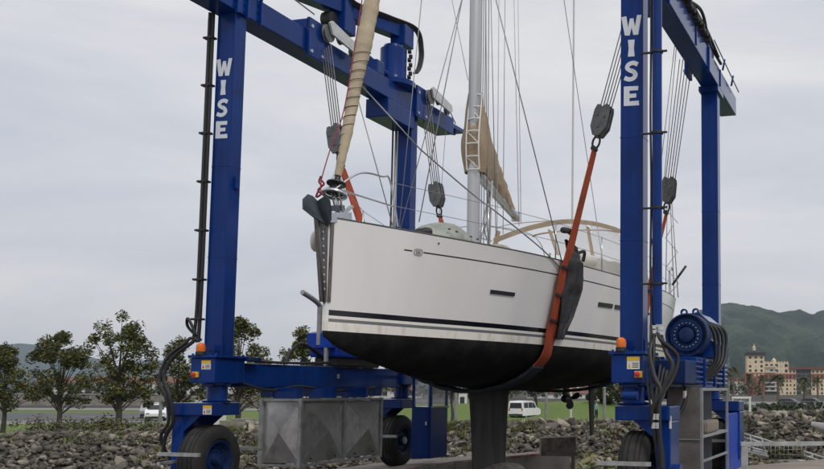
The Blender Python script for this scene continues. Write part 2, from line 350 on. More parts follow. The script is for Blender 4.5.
for side, (cx, out) in enumerate(((0, -1), (W_, 1))):
    for k, cy in enumerate((0, L_)):
        mb = MB(); mb.box((cx-HA, cy-HB, 2.075), (cx+HA, cy+HB, 7.36), .012)
        if side == 0 and k == 1:                       # head box carrying the slewing column
            mb.box((cx-.27, 4.35, 6.98), (cx+.23, cy-HB-.004, 7.36), .02)
        # stiffener plates at foot and head
        for dx in (-1, 1): mb.box((cx+dx*(HA+.006)-.006, cy-.08, 2.078), (cx+dx*(HA+.012)+.004, cy+.08, 2.24), .003)
        if k == 0: mb.box((cx+HA, cy-.02, 4.62), (cx+HA+.045, cy+.06, 4.80), .01) if side == 0 else None
        colm = mb.build('column', M['blue'], lift)
        if k == 0:
            zt = 6.636; sizes = [('W', .285, .275), ('I', .26, .235), ('S', .25, .285), ('E', .235, .275)]; gap = (6.636-5.382-sum(s_[2] for s_ in sizes))/3
            lm = MB()
            for ch, w, hgt in sizes:
                lm.prism(LET[ch], (cx-w/2-.005, cy-HB-.0035, zt-hgt), (w, 0, 0), (0, 0, hgt), (0, -.0025, 0)); zt -= hgt+gap
            tag(lm.build('lettering', M['letter'], colm), 'pale capital letters W I S E set one under the other')
        # foot box with flange
        mb = MB(); mb.box((cx-.215, cy-.33, 1.66), (cx+.215, cy+.33, 2.03), .015); mb.box((cx-.25, cy-.36, 2.031), (cx+.25, cy+.36, 2.072), .006)
        bolts(mb, [(cx-.2+.1*i, cy-.31+j*.62, 2.071) for i in range(5) for j in (0, 1)], (0, 0, 1), .018, .025)
        fb = mb.build('foot_box', M['blue'], lift)
        # swivel
        mb = MB(); mb.lathe([(0, .0), (0, .20), (.03, .22), (.05, .15), (.24, .15), (.26, .20), (.29, .20), (.29, .0)], (cx, cy, 1.37), (0, 0, 1), 24)
        mb.box((cx-.10, cy-.22, 1.60), (cx+.10, cy+.22, 1.655), .01)
        mb.build('swivel', M['blue'], lift)
        # wheel fork: top plate, gusset, outer arm
        mb = MB(); xi, xo, xm = cx-out*.17, cx+out*.56, cx+out*.36
        mb.box((min(xi, xo), cy-.31, 1.18), (max(xi, xo), cy+.31, 1.366), .015)
        mb.box((min(xm, xo), cy-.26, .30), (max(xm, xo), cy+.26, 1.178), .02)
        for yy in (-.255, .235):
            mb.prism([(0, 0), (.30, 0), (0, -.24)], (xm, cy+yy, 1.18), (-out, 0, 0), (0, 0, 1), (0, .02, 0))
        mb.lathe([(0, .001), (0, .10), (.08, .10), (.08, .001)], (xo-out*.002, cy, .52), (out, 0, 0), 16)
        fk = mb.build('wheel_fork', M['blue'], lift)
        # wheel
        wc = cx+out*.09; w2 = .195; RT = .52
        prof = [(-w2+.03, .29), (-w2, .32), (-w2-.005, .40), (-w2+.02, .475), (-w2+.055, .508)]
        for gx in (-.11, -.045, .045, .11):
            prof += [(gx-.010, .519), (gx-.007, .505), (gx+.007, .505), (gx+.010, .519)]
        prof += [(w2-.055, .508), (w2-.02, .475), (w2+.005, .40), (w2, .32), (w2-.03, .29), (-w2+.03, .29)]
        wheel = empty('wheel', (wc, cy, .52), None, None); wheel.parent = lift; wheel.location = Vector((wc, cy, .52))-ORG[lift]
        MB().lathe(prof, (wc, cy, .52), (1, 0, 0), 56).build('tyre', M['tyre'], wheel)
        s_ = -out
        rim = [(w2-.03, .295), (w2-.01, .285), (w2-.02, .26), (w2-.10, .23), (w2-.12, .17), (w2-.09, .16), (w2-.09, .10), (w2-.02, .085), (w2-.02, .001)]
        mb = MB().lathe([(s_*a, b) for a, b in rim], (wc, cy, .52), (1, 0, 0), 40); mb.lathe([(-s_*a, b) for a, b in rim], (wc, cy, .52), (1, 0, 0), 40)
        bolts(mb, [(wc+s_*(w2-.10), cy+.20*math.cos(a), .52+.20*math.sin(a)) for a in [i*math.pi/5 for i in range(10)]], (s_, 0, 0), .014, .025)
        mb.build('rim', M['blue_dull'], wheel)
        hub = MB().lathe([(0, .075), (s_*.03, .07), (s_*.035, .001)], (wc+s_*(w2-.02), cy, .52), (1, 0, 0), 20)
        hub.build('hub', M['steel'] if (side == 0 and k == 1) else M['blue_dull'], wheel)
        # wheel guard of grey bar
        for yy in ((-.70,), (.70,)):
            mb = MB(); y_ = cy+yy[0]; z_ = .66 if side == 1 else .64
            mb.bar((cx-.34+out*.05, y_, z_), (cx+.36+out*.05, y_, z_), .05, .05)
            mb.bar((cx-.315+out*.05, y_, z_-.025), (cx-.315+out*.05, y_, .2), .04, .04)
            mb.bar((cx+.335+out*.05, y_, z_-.025), (cx+.335+out*.05, y_, .2), .04, .04)
            mb.bar((cx+out*.385, y_, .5), (cx+out*.47, cy+math.copysign(.255, yy[0]), .5), .04, .04)
            mb.build('wheel_guard', M['steel'], lift)
    # ---- top beam
    mb = MB(); bw = .215 if side == 0 else .17
    y0, y1 = (-.70, 7.30) if side == 0 else (-.70, 7.45)
    cxb = cx if side == 0 else cx+.03
    mb.box((cxb-bw, y0, 7.362), (cxb+bw, y1, 7.74), .012)
    if side == 0:
        for yy in (-.22, .02, .34):                     # bolted splice flanges on the inner face
            mb.box((cx+bw-.002, yy, 7.32), (cx+bw+.05, yy+.03, 7.99), .004)
        mb.box((cx-bw-.03, -.66, 7.742), (cx+bw+.03, .30, 7.99), .012)
        bolts(mb, [(cx+bw+.01, yy-.02, z_) for yy in (-.22, .02, .34) for z_ in (7.40, 7.52, 7.64, 7.8)], (0, -1, 0), .014, .02)
    else:
        for yy in (3.2, 4.4, 5.5): mb.box((cxb+bw, yy, 7.40), (cxb+bw+.02, yy+.05, 7.72), .004)
        mb.box((cx-.18, 5.3, 7.26), (cx+.2, 5.9, 7.361), .01)
    mb.build('top_beam', M['blue'] if side == 0 else M['blue'], lift)
    # ---- low beam
    mb = MB()
    mb.box((cx-.15, .331, 1.60), (cx+.15, L_-.331, 1.97), .015)
    for yy in (1.2, 2.3, 3.3, 4.3): mb.box((cx-.13, yy, 1.44), (cx+.13, yy+.28, 1.598), .01)
    mb.build('low_beam', M['blue'], lift)

# hoses and cable ladder on the near left column
def hose(pts, r, parent, name='hose', material=None, n=8, sm=8):
    return MB().tube(curve(pts, sm), r, n).build(name, material or M['black'], parent)
hose([(-.19, -.20, 7.36), (-.19, -.20, 4.8), (-.20, -.20, 2.5), (-.24, -.24, 2.3), (-.50, -.36, 2.05), (-.60, -.42, 1.75), (-.45, -.46, 1.45), (-.42, -.40, 1.1), (-.60, -.34, .85), (-.66, -.3, .55)], .028, lift)
hose([(-.235, -.22, 7.36), (-.235, -.22, 4.8), (-.25, -.22, 2.6), (-.32, -.28, 2.3), (-.56, -.40, 2.05), (-.65, -.46, 1.7), (-.50, -.48, 1.45), (-.48, -.42, 1.1), (-.66, -.36, .85), (-.60, -.2, .5)], .024, lift)
MB().tube([(-.30, -.16, 7.3), (-.30, -.16, 2.35)], .016, 8).build('conduit', M['pipe'], lift)
for z_ in (6.95, 6.2, 5.45, 4.7, 3.95, 3.2, 2.6): MB().box((-.33, -.245, z_), (-.159, -.13, z_+.03), .004).build('hose_clamp', M['black'], lift)
hose([(-.2, -.15, 2.3), (-.40, -.2, 2.5), (-.34, -.28, 2.62), (-.22, -.25, 2.4)], .022, lift)
# far left column conduit
MB().tube([(-.20, L_-.12, 7.3), (-.20, L_-.12, 2.2)], .03, 8).build('conduit', M['pipe'], lift)
MB().tube([(-.245, L_-.18, 7.3), (-.245, L_-.18, 2.2)], .02, 8).build('hose', M['black'], lift)
# near right column: blue pipe, hose, clamps, coupling
px_, py_ = 6.885, -.26
pp = MB().tube([(px_, py_, 9.4), (px_, py_, 2.42)], .066, 20).build('hydraulic_pipe', M['blue'], lift)
mb = MB()
for z_ in (2.30, 2.36): mb.lathe([(0, .001), (0, .055), (.045, .055), (.045, .001)], (px_-.045, py_, z_), (0, 0, 1), 12); mb.lathe([(0, .001), (0, .05), (.045, .05), (.045, .001)], (px_+.05, py_-.01, z_-.02), (0, 0, 1), 12)
mb.build('coupling', M['stainless'], pp)
for z_ in (6.05, 4.95, 3.95, 2.95):
    mb = MB(); mb.box((6.659, py_-.01, z_-.012), (6.80, py_+.02, z_+.012), .003); mb.lathe([(0, .069), (0, .082), (.03, .082), (.03, .069)], (px_, py_, z_-.015), (0, 0, 1), 20)
    mb.box((px_+.07, py_-.03, z_-.012), (px_+.14, py_+.0, z_+.012), .003)
    mb.build('pipe_clamp', M['black'], lift)
hose([(6.80, -.27, 8.0), (6.806, -.27, 6.4), (6.80, -.28, 5.2), (6.808, -.27, 4.2), (6.80, -.28, 3.2), (6.81, -.28, 2.6), (6.82, -.38, 2.1), (6.80, -.44, 1.7), (6.87, -.46, 1.2), (6.93, -.42, .6), (6.95, -.4, .2)], .015, lift)
hose([(6.83, -.16, 8.0), (6.83, -.16, 5.0), (6.83, -.17, 3.2), (6.84, -.26, 2.4), (6.88, -.42, 2.0), (6.86, -.46, 1.6), (6.94, -.47, 1.2), (7.0, -.42, .7), (7.0, -.4, .2)], .022, lift)
hose([(px_-.04, py_, 2.28), (6.83, -.42, 2.05), (6.90, -.48, 1.75), (6.99, -.5, 1.55), (6.88, -.52, 1.3), (6.92, -.46, .9)], .03, lift)
hose([(px_+.05, py_, 2.26), (7.04, -.40, 2.05), (7.12, -.42, 1.85), (6.98, -.48, 1.5), (6.97, -.5, 1.1), (6.99, -.46, .6)], .03, lift)
hose([(6.9, -.28, 2.3), (6.98, -.42, 2.2), (7.16, -.30, 2.0), (7.10, -.36, 1.7), (6.94, -.5, 1.45)], .026, lift)
mb = MB()
for dx in (0, .055):
    for z_ in (1.20, 1.09): mb.lathe([(0, .001), (0, .034), (.075, .034), (.075, .001)], (6.90+dx, -.50, z_), (0, 0, 1), 10)
mb.build('coupling', M['stainless'], lift)
# beacons, stickers and stop buttons
for bx, by, sx in ((-.05, -.33, -1), (6.42, -.33, 1)):
    bc = MB().lathe([(0, .001), (0, .075), (.05, .07), (.05, .001)], (bx, by, 2.073), (0, 0, 1), 20).build('beacon', M['black'], lift)
    MB().lathe([(0, .062), (.05, .068), (.10, .060), (.125, .03), (.13, .001)], (bx, by, 2.124), (0, 0, 1), 20).build('beacon_lens', M['orange'], bc)
def sticker(x, z, w, h, y=-.3335, parent=lift, red=True):
    st = MB().box((x, y-.003, z), (x+w, y, z+h)).build('sticker', M['sticker'], parent)
    MB().box((x, y-.006, z+h*.68), (x+w, y-.0032, z+h)).build('yellow_band', M['yellow'], st)
    mk = MB().prism([(0, 0), (1, 0), (.5, 1)], (x+w*.08, y-.0035, z+h*.12), (w*.24, 0, 0), (0, 0, h*.42), (0, -.002, 0)).build('triangle_mark', M['yellow'] if not red else M['red'], st)
    mt = MB()
    for q in range(3): mt.box((x+w*.42, y-.0055, z+h*(.14+.15*q)), (x+w*.9, y-.0033, z+h*(.20+.15*q)))
    mt.build('print_lines', M['black'], st)
sticker(-.02, 1.86, .16, .13); sticker(6.50, 1.84, .17, .16, red=False)
sticker(.02, 1.20, .15, .13, y=-.3125)
st = MB().box((7.045, -.2645, 1.08), (7.075, -.2615, 1.24)).build('sticker', M['sticker'], lift)
for ex, ez in ((-.155, 1.74), (6.61, 1.73)):
    e_ = MB().box((ex, -.38, ez), (ex+.10, -.3335, ez+.085), .01).build('stop_button', M['yellow'], lift)
    MB().lathe([(0, .001), (0, .03), (.025, .036), (.035, .02), (.036, .001)], (ex+.045, -.381, ez+.042), (0, -1, 0), 16).build('button_cap', M['red'], e_)
# side plates hanging on the right wheels (blue plate behind the far wheel)
MB().box((6.98, 4.2, .14), (7.03, 5.75, 1.16), .01).build('wheel_fender', M['blue_bright'], lift)

# bolted seam plates and small fittings on the columns
for cx_, cy_ in ((0, 0), (W_, 0), (0, L_), (W_, L_)):
    for z_ in (3.55, 4.95):
        MB().box((cx_-HA-.004, cy_-HB-.004, z_), (cx_+HA+.004, cy_+HB+.004, z_+.012), .002).build('weld_seam', M['blue'], lift)
    for i in range(4): mb = MB(); bolts(mb, [(cx_-.12+.08*i, cy_-HB-.001, 2.14)], (0, -1, 0), .012, .014); mb.build('bolt', M['blue_dull'], lift)
mb = MB(); mb.box((.165, .34, 2.0), (.30, .62, 2.06), .01); mb.build('cable_tray', M['blue_dull'], lift)
hose([(.10, .34, 2.03), (.18, 1.0, 2.00), (.14, 2.0, 2.01), (.2, 2.7, 2.04)], .022, lift)
hose([(.16, .36, 1.66), (.19, 1.0, 1.55), (.18, 1.8, 1.62), (.19, 2.8, 1.54), (.18, 4.2, 1.60)], .02, lift)
# winch on the right frame
wd = empty('hoist_winch', (6.88, 1.75, 2.36), None, None); wd.parent = lift; wd.location = ORG[wd]-ORG[lift]
MB().prism([(-.40, -.30), (.40, -.30), (.42, -.12), (.27, -.02), (.30, .22), (.12, .37), (-.12, .37), (-.36, .16), (-.40, -.08)], (6.88, 1.9, 2.36), (1, 0, 0), (0, 0, 1), (0, .9, 0)).build('winch_housing', M['blue'], wd)
MB().lathe([(0, .001), (0, .30), (-.10, .325), (-.34, .325), (-.36, .315), (-.36, .295), (-.30, .285), (-.30, .25), (-.35, .24), (-.35, .145), (-.31, .14), (-.31, .12), (-.38, .11), (-.39, .09), (-.39, .001)], (6.88, 1.9, 2.38), (0, 1, 0), 48).build('drum', M['blue_dull'], wd)
mb = MB(); bolts(mb, [(6.88+.18*math.cos(i*math.pi/10), 1.549, 2.38+.18*math.sin(i*math.pi/10)) for i in range(20)], (0, -1, 0), .011, .02)
mb.build('bolt_ring', M['stainless'], wd)
for dx, dz in ((-.12, .34), (.06, .345)): MB().lathe([(-.03, .03), (-.03, .055), (.03, .055), (.03, .03), (-.03, .03)], (6.9+dx, 1.86, 2.40+dz), (0, 1, 0), 16).build('lifting_eye', M['blue'], wd)
for i, (a, b) in enumerate(((.30, 0), (.34, .05), (.38, .1), (.42, .16))):
    hose([(6.98, 1.80+.1*i, 2.68-.02*i), (6.90+a, 1.85+.1*i, 2.50), (6.95+a, 1.9+.08*i, 2.22), (6.93+a, 1.9, 1.98-b*.3), (6.85+a*.7, 1.8, 1.80-b*.4), (6.9, 1.7, 1.78-b*.3)], .026, wd, 'hose')
# valve rack: rows of blue pipes under the winch
mb = MB()
for i in range(5):
    z_ = 1.98-.072*i; mb.tube([(6.70, .55+.02*i, z_), (7.10, 1.25, z_-.005), (7.12, 3.6, z_-.02)], .022, 8)
for y_, x_ in ((.60, 6.73), (1.0, 6.94), (1.6, 7.12), (2.4, 7.12), (3.2, 7.12)): mb.box((x_-.01, y_, 1.62), (x_+.035, y_+.05, 2.03), .004)
mb.box((6.66, 1.2, 1.985), (7.10, 3.6, 2.05), .01)
mb.build('pipe_rack', M['blue'], lift)
mb = MB(); mb.box((6.66, .5, 1.66), (7.09, 3.7, 1.98), .01); mb.build('valve_box', M['blue_dull'], lift)
for i in range(4):
    hose([(6.74+.05*i, .52, 1.92-.05*i), (6.80+.05*i, .2, 1.80), (6.84+.03*i, -.1, 1.62-.04*i), (6.86+.02*i, -.30, 1.40)], .02, lift)
hose([(7.0, .9, 1.62), (7.02, .85, 1.45), (6.96, .8, 1.28), (6.9, .75, 1.22)], .03, lift)
MB().lathe([(0, .001), (0, .03), (.1, .03), (.1, .001)], (7.005, .85, 1.46), (0, 0, 1), 10).build('coupling', M['stainless'], lift)
for a_ in ((.09, .28, 6.42, .1, 1.52), (.06, .2, 6.45, -.36, 1.5)): MB().lathe([(0, .001), (0, a_[0]), (a_[1], a_[0]), (a_[1], .001)], a_[2:], (1, 0, 0), 16).build('steering_cylinder', M['blue'], lift)

# power pack: grey cabinet on the right frame
pk = empty('power_pack', (7.0, 2.1, .4), None, None); pk.parent = lift; pk.location = ORG[pk]-ORG[lift]
MB().box((6.72, 1.0, .16), (7.19, 1.03, 1.60), .004).build('front_panel', M['stone_plate'], pk)
MB().box((6.70, 1.035, .16), (6.72, 3.1, 1.60), .004).build('back_panel', M['mesh_dark'], pk)
mb = MB(); mb.box((6.721, 1.04, .18), (6.98, 3.0, 1.58), .004); mb.build('cooler_core', M['mesh_dark'], pk)
mb = MB()
for y_ in (1.0, 3.06):
    mb.box((7.19, y_, .12), (7.23, y_+.04, 1.60), .004)
mb.box((7.185, 1.042, 1.56), (7.228, 3.058, 1.60), .004); mb.box((7.0, 1.042, .90), (7.228, 3.058, .94), .004); mb.box((7.185, 1.042, .56), (7.228, 3.058, .59), .004); mb.box((7.185, 1.042, .12), (7.228, 3.058, .16), .004)
mb.bar((6.725, .99, .88), (7.19, .99, .88), .02, .012)
mb.build('cabinet_frame', M['pipe'], pk)
tl = tag(MB().box((7.02, 1.35, .945), (7.21, 2.5, 1.12), .04).build('tool_sack', M['sandy']), 'brown sack lying on the open shelf of the grey power cabinet', 'sack')
tl.rotation_euler = (0, .0, .04)

# creased steel cabinet on the left frame
cb = empty('steel_cabinet', (.4, 2.2, .36), None, None); cb.parent = lift; cb.location = ORG[cb]-ORG[lift]
def creased(o, u, v, n_, w, h, inset=.05):
    o = Vector(o); u = Vector(u); v = Vector(v); n_ = Vector(n_)
    a = [o, o+u*w, o+u*w+v*h, o+v*h, o+u*w/2+v*h/2+n_*inset]
    b = [p-n_*.03 for p in a[:4]]
    return MB().add(a+b, [(0, 1, 4), (1, 2, 4), (2, 3, 4), (3, 0, 4), (5, 6, 1, 0), (6, 7, 2, 1), (7, 8, 3, 2), (8, 5, 0, 3), (8, 7, 6, 5)])
creased((.05, 1.06, .40), (1, 0, 0), (0, 0, 1), (0, -1, 0), .68, .97, .08).build('panel', M['plate'], cb)
creased((.745, 1.09, .40), (0, 1, 0), (0, 0, 1), (1, 0, 0), 1.16, .97, .12).build('panel', M['plate'], cb)
creased((.745, 2.31, .40), (0, 1, 0), (0, 0, 1), (1, 0, 0), 1.14, .97, .12).build('panel', M['plate'], cb)
mb = MB()
for (x_, y_) in ((.0, 1.0), (.72, 1.0), (.72, 3.46), (.0, 3.46)): mb.box((x_, y_, .34), (x_+.055, y_+.055, 1.42), .004)
mb.box((.735, 2.255, .372), (.772, 2.305, 1.378), .004)
for z_ in (.345, 1.38):
    mb.box((.056, 1.004, z_), (.719, 1.05, z_+.035), .004); mb.box((.73, 1.056, z_), (.773, 3.459, z_+.035), .004)
    mb.box((.002, 1.056, z_), (.05, 3.459, z_+.035), .004)
mb.build('cabinet_frame', M['steel'], cb)
MB().box((.005, 1.09, .38), (.045, 3.45, 1.37)).build('back_panel', M['plate'], cb)
MB().box((.056, 1.10, 1.385), (.725, 3.45, 1.40)).build('lid', M['plate'], cb)
mb = MB(); mb.lathe([(0, .001), (0, .012), (.02, .012), (.02, .001)], (.765, 1.3, .46), (1, 0, 0), 8)
for y_ in (2.0, 2.6, 3.2): mb.lathe([(0, .001), (0, .014), (.02, .014), (.02, .001)], (.765, y_, .46), (1, 0, 0), 8)
mb.build('bolt', M['black'], cb)
for y_ in (1.2, 2.2, 3.2): MB().box((.1, y_, 1.42), (.60, y_+.07, 1.60), .004).build('bracket', M['blue'], lift)

# operator cab at the far left wheel
ob = empty('operator_cab', (.7, 5.5, .2), None, None); ob.parent = lift; ob.location = ORG[ob]-ORG[lift]
MB().box((.50, 5.10, .20), (.93, 5.83, 1.22), .015).build('lower_body', M['blue'], ob)
mb = MB(); mb.box((.48, 5.08, 1.78), (.95, 5.85, 1.86), .015)
for x_, y_ in ((.50, 5.10), (.88, 5.10), (.50, 5.78), (.88, 5.78)): mb.box((x_, y_, 1.22), (x_+.05, y_+.05, 1.78), .004)
mb.build('roof', M['blue'], ob)
MB().box((.935, 5.09, 1.20), (.955, 5.84, 1.235), .003).build('sill', M['steel'], ob)
def thin_glass():
    m, nt, b = new_mat('cab_glass'); b.inputs['Base Color'].default_value = (.75, .8, .8, 1); b.inputs['Roughness'].default_value = .03
    b.inputs['Alpha'].default_value = .28; b.inputs['Specular IOR Level'].default_value = .8
    n = N(nt, 'ShaderNodeTexNoise', Scale=4); mp = N(nt, 'ShaderNodeMapRange'); mp.inputs['To Min'].default_value = .18; mp.inputs['To Max'].default_value = .38
    nt.links.new(n.outputs[0], mp.inputs[0]); nt.links.new(mp.outputs[0], b.inputs['Alpha']); return m
M['cab_glass'] = thin_glass()
MB().box((.90, 5.151, 1.236), (.912, 5.779, 1.778)).build('window', M['cab_glass'], ob)
MB().box((.551, 5.12, 1.236), (.879, 5.132, 1.778)).build('window', M['cab_glass'], ob)
dr = MB().box((.54, 5.083, .25), (.89, 5.098, 1.19), .004).build('door', M['blue'], ob)
MB().box((.83, 5.05, .86), (.86, 5.081, .93), .004).build('handle', M['stainless'], dr)

# engine housing and exhaust on the left low beam
en = empty('engine_unit', (.0, 3.4, 2.0), None, None); en.parent = lift; en.location = ORG[en]-ORG[lift]
mb = MB(); mb.box((-.30, 2.75, 2.14), (.28, 4.35, 2.36), .04); mb.prism([(0, 0), (.55, 0), (.45, .2), (.2, .30), (0, .26)], (-.25, 2.60, 2.30), (0, 1, 0), (0, 0, 1), (.5, 0, 0))
mb.build('engine_hood', M['blue_bright'], en)
mb = MB(); mb.box((-.25, 2.85, 1.985), (.22, 4.3, 2.139), .02)
mb.build('engine_base', M['black'], en)
mb = MB(); mb.tube(curve([(-.02, 2.62, 2.35), (-.02, 2.62, 2.95), (-.02, 2.60, 3.06), (-.02, 2.40, 3.15), (-.02, 2.08, 3.24)], 4), .045, 12); mb.build('exhaust_pipe', M['pipe'], en)
hose([(-.05, 2.85, 2.1), (-.05, 2.2, 2.35), (-.08, 1.9, 2.2), (-.05, 1.75, 2.0)], .03, en)
mb = MB(); mb.box((.1, 2.60, 1.98), (.16, 2.66, 2.3), .005); mb.build('bracket', M['steel'], en); MB().box((.155, 2.95, 1.76), (.165, 3.02, 1.84)).build('data_plate', M['steel'], en)

# slewing column and folded jib on the left frame
jb = empty('jib_crane', (0, 4.9, 7.74), None, None); jb.parent = lift; jb.location = ORG[jb]-ORG[lift]
MB().lathe([(0, .001), (0, .46), (.10, .46), (.13, .30), (.22, .27), (.80, .27), (.82, .22), (.88, .2), (.88, .001)], (0, 4.92, 7.742), (0, 0, 1), 40).build('slewing_column', M['blue'], jb)
k1 = H(403, 34, 0, .05); k2 = H(346, 12, 0, -.45); k3 = H(338, 6, 0, -.5); k4 = H(288, -14, 0, -.75)
mb = MB(); mb.bar(k1, k2, .26, .26); mb.box((k1.x-.17, k1.y-.22, k1.z-.30), (k1.x+.17, k1.y+.16, k1.z+.13), .02)
mb.build('inner_arm', M['blue'], jb)
mb = MB(); mb.bar(k3, k4, .28, .30); mb.build('outer_arm', M['blue'], jb)
mb = MB(); mb.box((k3.x-.16, k3.y-.05, k3.z-.52), (k3.x+.20, k3.y+.34, k3.z+.20), .02); mb.build('knuckle', M['blue'], jb)
MB().lathe([(-.1, .001), (-.1, .16), (-.04, .17), (.04, .17), (.1, .16), (.1, .001)], (k3.x-.05, k3.y-.20, k3.z-.36), (1, 0, 0), 24).build('roller', M['black'], jb)
mb = MB(); a_ = H(362, 50, 0, 0); b_ = H(386, 74, 0, .05); a2 = H(345, 38, 0, -.2)
mb.tube([a2, b_], .07, 12); mb.build('ram', M['blue'], jb)
MB().box((-.1, 3.95, 7.742), (.2, 4.25, 8.02), .03).build('ram_bracket', M['blue'], jb)
for i in range(3):
    o_ = Vector((.16+.03*i, 0, .13+.02*i)); hose([k4+o_, k3.lerp(k4, .5)+o_, k3+o_+Vector((0, 0, .12)), k2+o_, k1.lerp(k2, .4)+o_, k1+o_+Vector((.0, .2, 0)), k1+Vector((.2+.04*i, .36, -.25)), k1+Vector((.2+.04*i, .30, -.62)), k1+Vector((.16+.04*i, .2, -.80))], .022, jb)
mb = MB()
for i in range(7): mb.lathe([(0, .001), (0, .045), (.07, .045), (.07, .001)], (.27, 5.02+.05*(i % 2), 7.98+.09*i), (.7, .3, 0), 10)
mb.build('valve_bank', M['black'], jb)
hose([k4+Vector((.15, 0, .2)), k3+Vector((.1, -.2, .62)), k3+Vector((.1, .1, .5)), k3+Vector((.1, .15, .1))], .03, jb)

# trolleys on the beams: saddle plate, sheave lever
def trolley(cx, cy, inn, bwid, nm='trolley'):
    t = empty(nm, (cx, cy, 7.74), None, None); t.parent = lift; t.location = ORG[t]-ORG[lift]
    mb = MB(); xf = cx+inn*(bwid+.035)
    mb.box((min(xf-inn*.03, xf+inn*.03), cy-.42, 7.28), (max(xf-inn*.03, xf+inn*.03), cy+.02, 7.95), .01)
    mb.box((cx-bwid-.05, cy-.42, 7.745), (cx+bwid+.05, cy+.02, 7.93), .02)
    mb.box((cx-bwid-.065, cy-.42, 7.45), (cx-bwid-.03+.02, cy+.02, 7.744), .01) if inn > 0 else mb.box((cx+bwid+.01, cy-.42, 7.30), (cx+bwid+.065, cy+.02, 7.744), .01)
    mb.build('saddle', M['blue'], t)
    for yy, zz in ((-.36, 7.80), (-.36, 7.36), (-.04, 7.36)): mb = MB(); bolts(mb, [(xf+inn*.03, cy+yy, zz)], (inn, 0, 0), .035, .03); mb.build('bolt', M['stainless'], t)
    mb = MB()
    mb.prism([(0, .12), (.08, .18), (.95, .02), (1.0, -.10), (.9, -.16), (.10, -.06)], (xf+inn*.13, cy-.02, 7.86), (0, 1, 0), (0, 0, 1), (inn*.04, 0, 0)); mb.build('lever_plate', M['galv'], t)
    for yy, zz, r_ in ((.06, -.02, .16), (.45, .02, .11), (.85, -.10, .10)): MB().lathe([(0, .001), (0, r_), (.02, r_*.82), (.04, r_*.82), (.06, r_), (.06, .001)], (xf+inn*.055, cy+yy, 7.84+zz), (inn, 0, 0), 22).build('sheave', M['block'], t)
    return xf
trolley(0, 2.02, 1, .215); trolley(0, 5.85, 1, .215); trolley(W_, 1.55, -1, .17); trolley(W_, 4.7, -1, .17)
mb = MB(); mb.box((-.12, 7.302, 7.56), (.16, 7.95, 7.66), .01); mb.lathe([(0, .001), (0, .05), (.07, .05), (.07, .001)], (.02, 7.7, 7.48), (0, 0, 1), 12); mb.build('rope_anchor', M['blue'], lift)
MB().tube([(.34, 6.6, 7.95), (.1, 7.62, 7.72)], .012, 6).build('wire_rope', M['rope'], lift)
MB().tube([(.30, 1.7, 8.02), (.05, .4, 8.3), (0, -.6, 8.45)], .012, 6).build('wire_rope', M['rope'], lift)
# festoon of black hoses on the right beam
mb = MB()
for i in range(14):
    y_ = .4+.27*i; mb.lathe([(0, .001), (0, .06), (.09, .06), (.09, .001)], (6.72, y_, 7.80+.05*(i % 2)), (.2, 1, .3), 10); mb.box((6.60, y_+.1, 7.745), (6.80, y_+.15, 7.86), .004)
mb.build('cable_chain', M['black'], lift)
hose([(6.70, .2, 7.98), (6.74, 1.4, 7.90), (6.70, 2.4, 8.0), (6.76, 3.4, 7.88), (6.72, 4.2, 7.98), (6.78, 4.9, 7.76)], .03, lift)
hose([(6.66, .2, 7.90), (6.80, 1.2, 8.0), (6.68, 2.2, 7.88), (6.80, 3.2, 7.98), (6.72, 4.3, 7.85), (6.74, 5.4, 7.80)], .03, lift)
MB().tube([(6.76, 4.6, 7.98), (6.78, 7.3, 7.82)], .012, 6).build('wire_rope', M['rope'], lift)
for q in (5.6, 6.6): MB().tube([(6.74, q, 7.74), (6.78, q, 7.95)], .02, 8).build('stanchion', M['blue'], lift)

# pulley blocks and hoist ropes
def block(top_pts, c, n=(0, 1, 0), rope_x=.065, size=1.0, rows=5):
    """a pulley block at c hanging on parallel ropes"""
    c = Vector(c); t = (Vector(top_pts)-c); t.normalize(); sd = Vector((0, 1, 0)); w = t.cross(sd).normalized()
    b = empty('pulley_block', c, None, None); b.parent = lift; b.location = c-ORG[lift]
    poly = [(-.10, .25), (-.12, .17), (-.13, -.10), (-.06, -.25), (.05, -.27), (.12, -.14), (.125, .13), (.10, .22), (.05, .23), (.0, .20), (-.04, .26)]
    poly = [(x*size, y*size) for x, y in poly]
    mb = MB()
    for yy in (-.10, .02, .0): mb.prism(poly, c+sd*(yy-.04) if yy != .0 else c+sd*.085, w, t, sd*.03)
    mb.prism([(x*.8, y*.85) for x, y in poly], c-sd*.10, w, t, sd*.18)
    for x_, y_ in ((-.06, .06), (.06, .06), (0, -.12)):
        mb.lathe([(0, .001), (0, .022), (.02, .02), (.02, .001)], c+w*x_+t*y_-sd*.14, -sd, 8)
    mb.build('block_body', M['block'], b)
    mb = MB(); mb.tube(curve([c-t*.2+sd*.03, c-t*.30+w*.05, c-t*.40+w*.05, c-t*.46, c-t*.40-w*.05, c-t*.30-w*.05, c-t*.2-sd*.03], 4), .018, 8)
    mb.lathe([(-.06, .001), (-.06, .045), (.06, .045), (.06, .001)], c-t*.46, sd, 14); mb.build('shackle', M['shackle'], b)
    mb = MB()
    for i in range(rows):
        x_ = (i-(rows-1)/2)*rope_x; yo = (i-(rows-1)/2)*.05
        mb.tube([c+t*.17+w*x_*.8+sd*yo*.3, Vector(top_pts)+w*x_*1.1+sd*yo*.8], .009, 6)
    mb.build('wire_rope', M['rope'], b)
    return c-t*.50
SLN, SLF = 2.0, 5.8
eLN = block((.32, SLN+.05, 7.55), (.64, SLN, 5.86)); eRN = block((6.02, SLN-.05, 9.6 if False else 7.85), (5.42, SLN, 5.84))
eLF = block((.30, SLF, 7.6), (.60, SLF, 5.65)); eRF = block((6.2, 4.75, 7.72), (5.63, 5.75, 5.47))
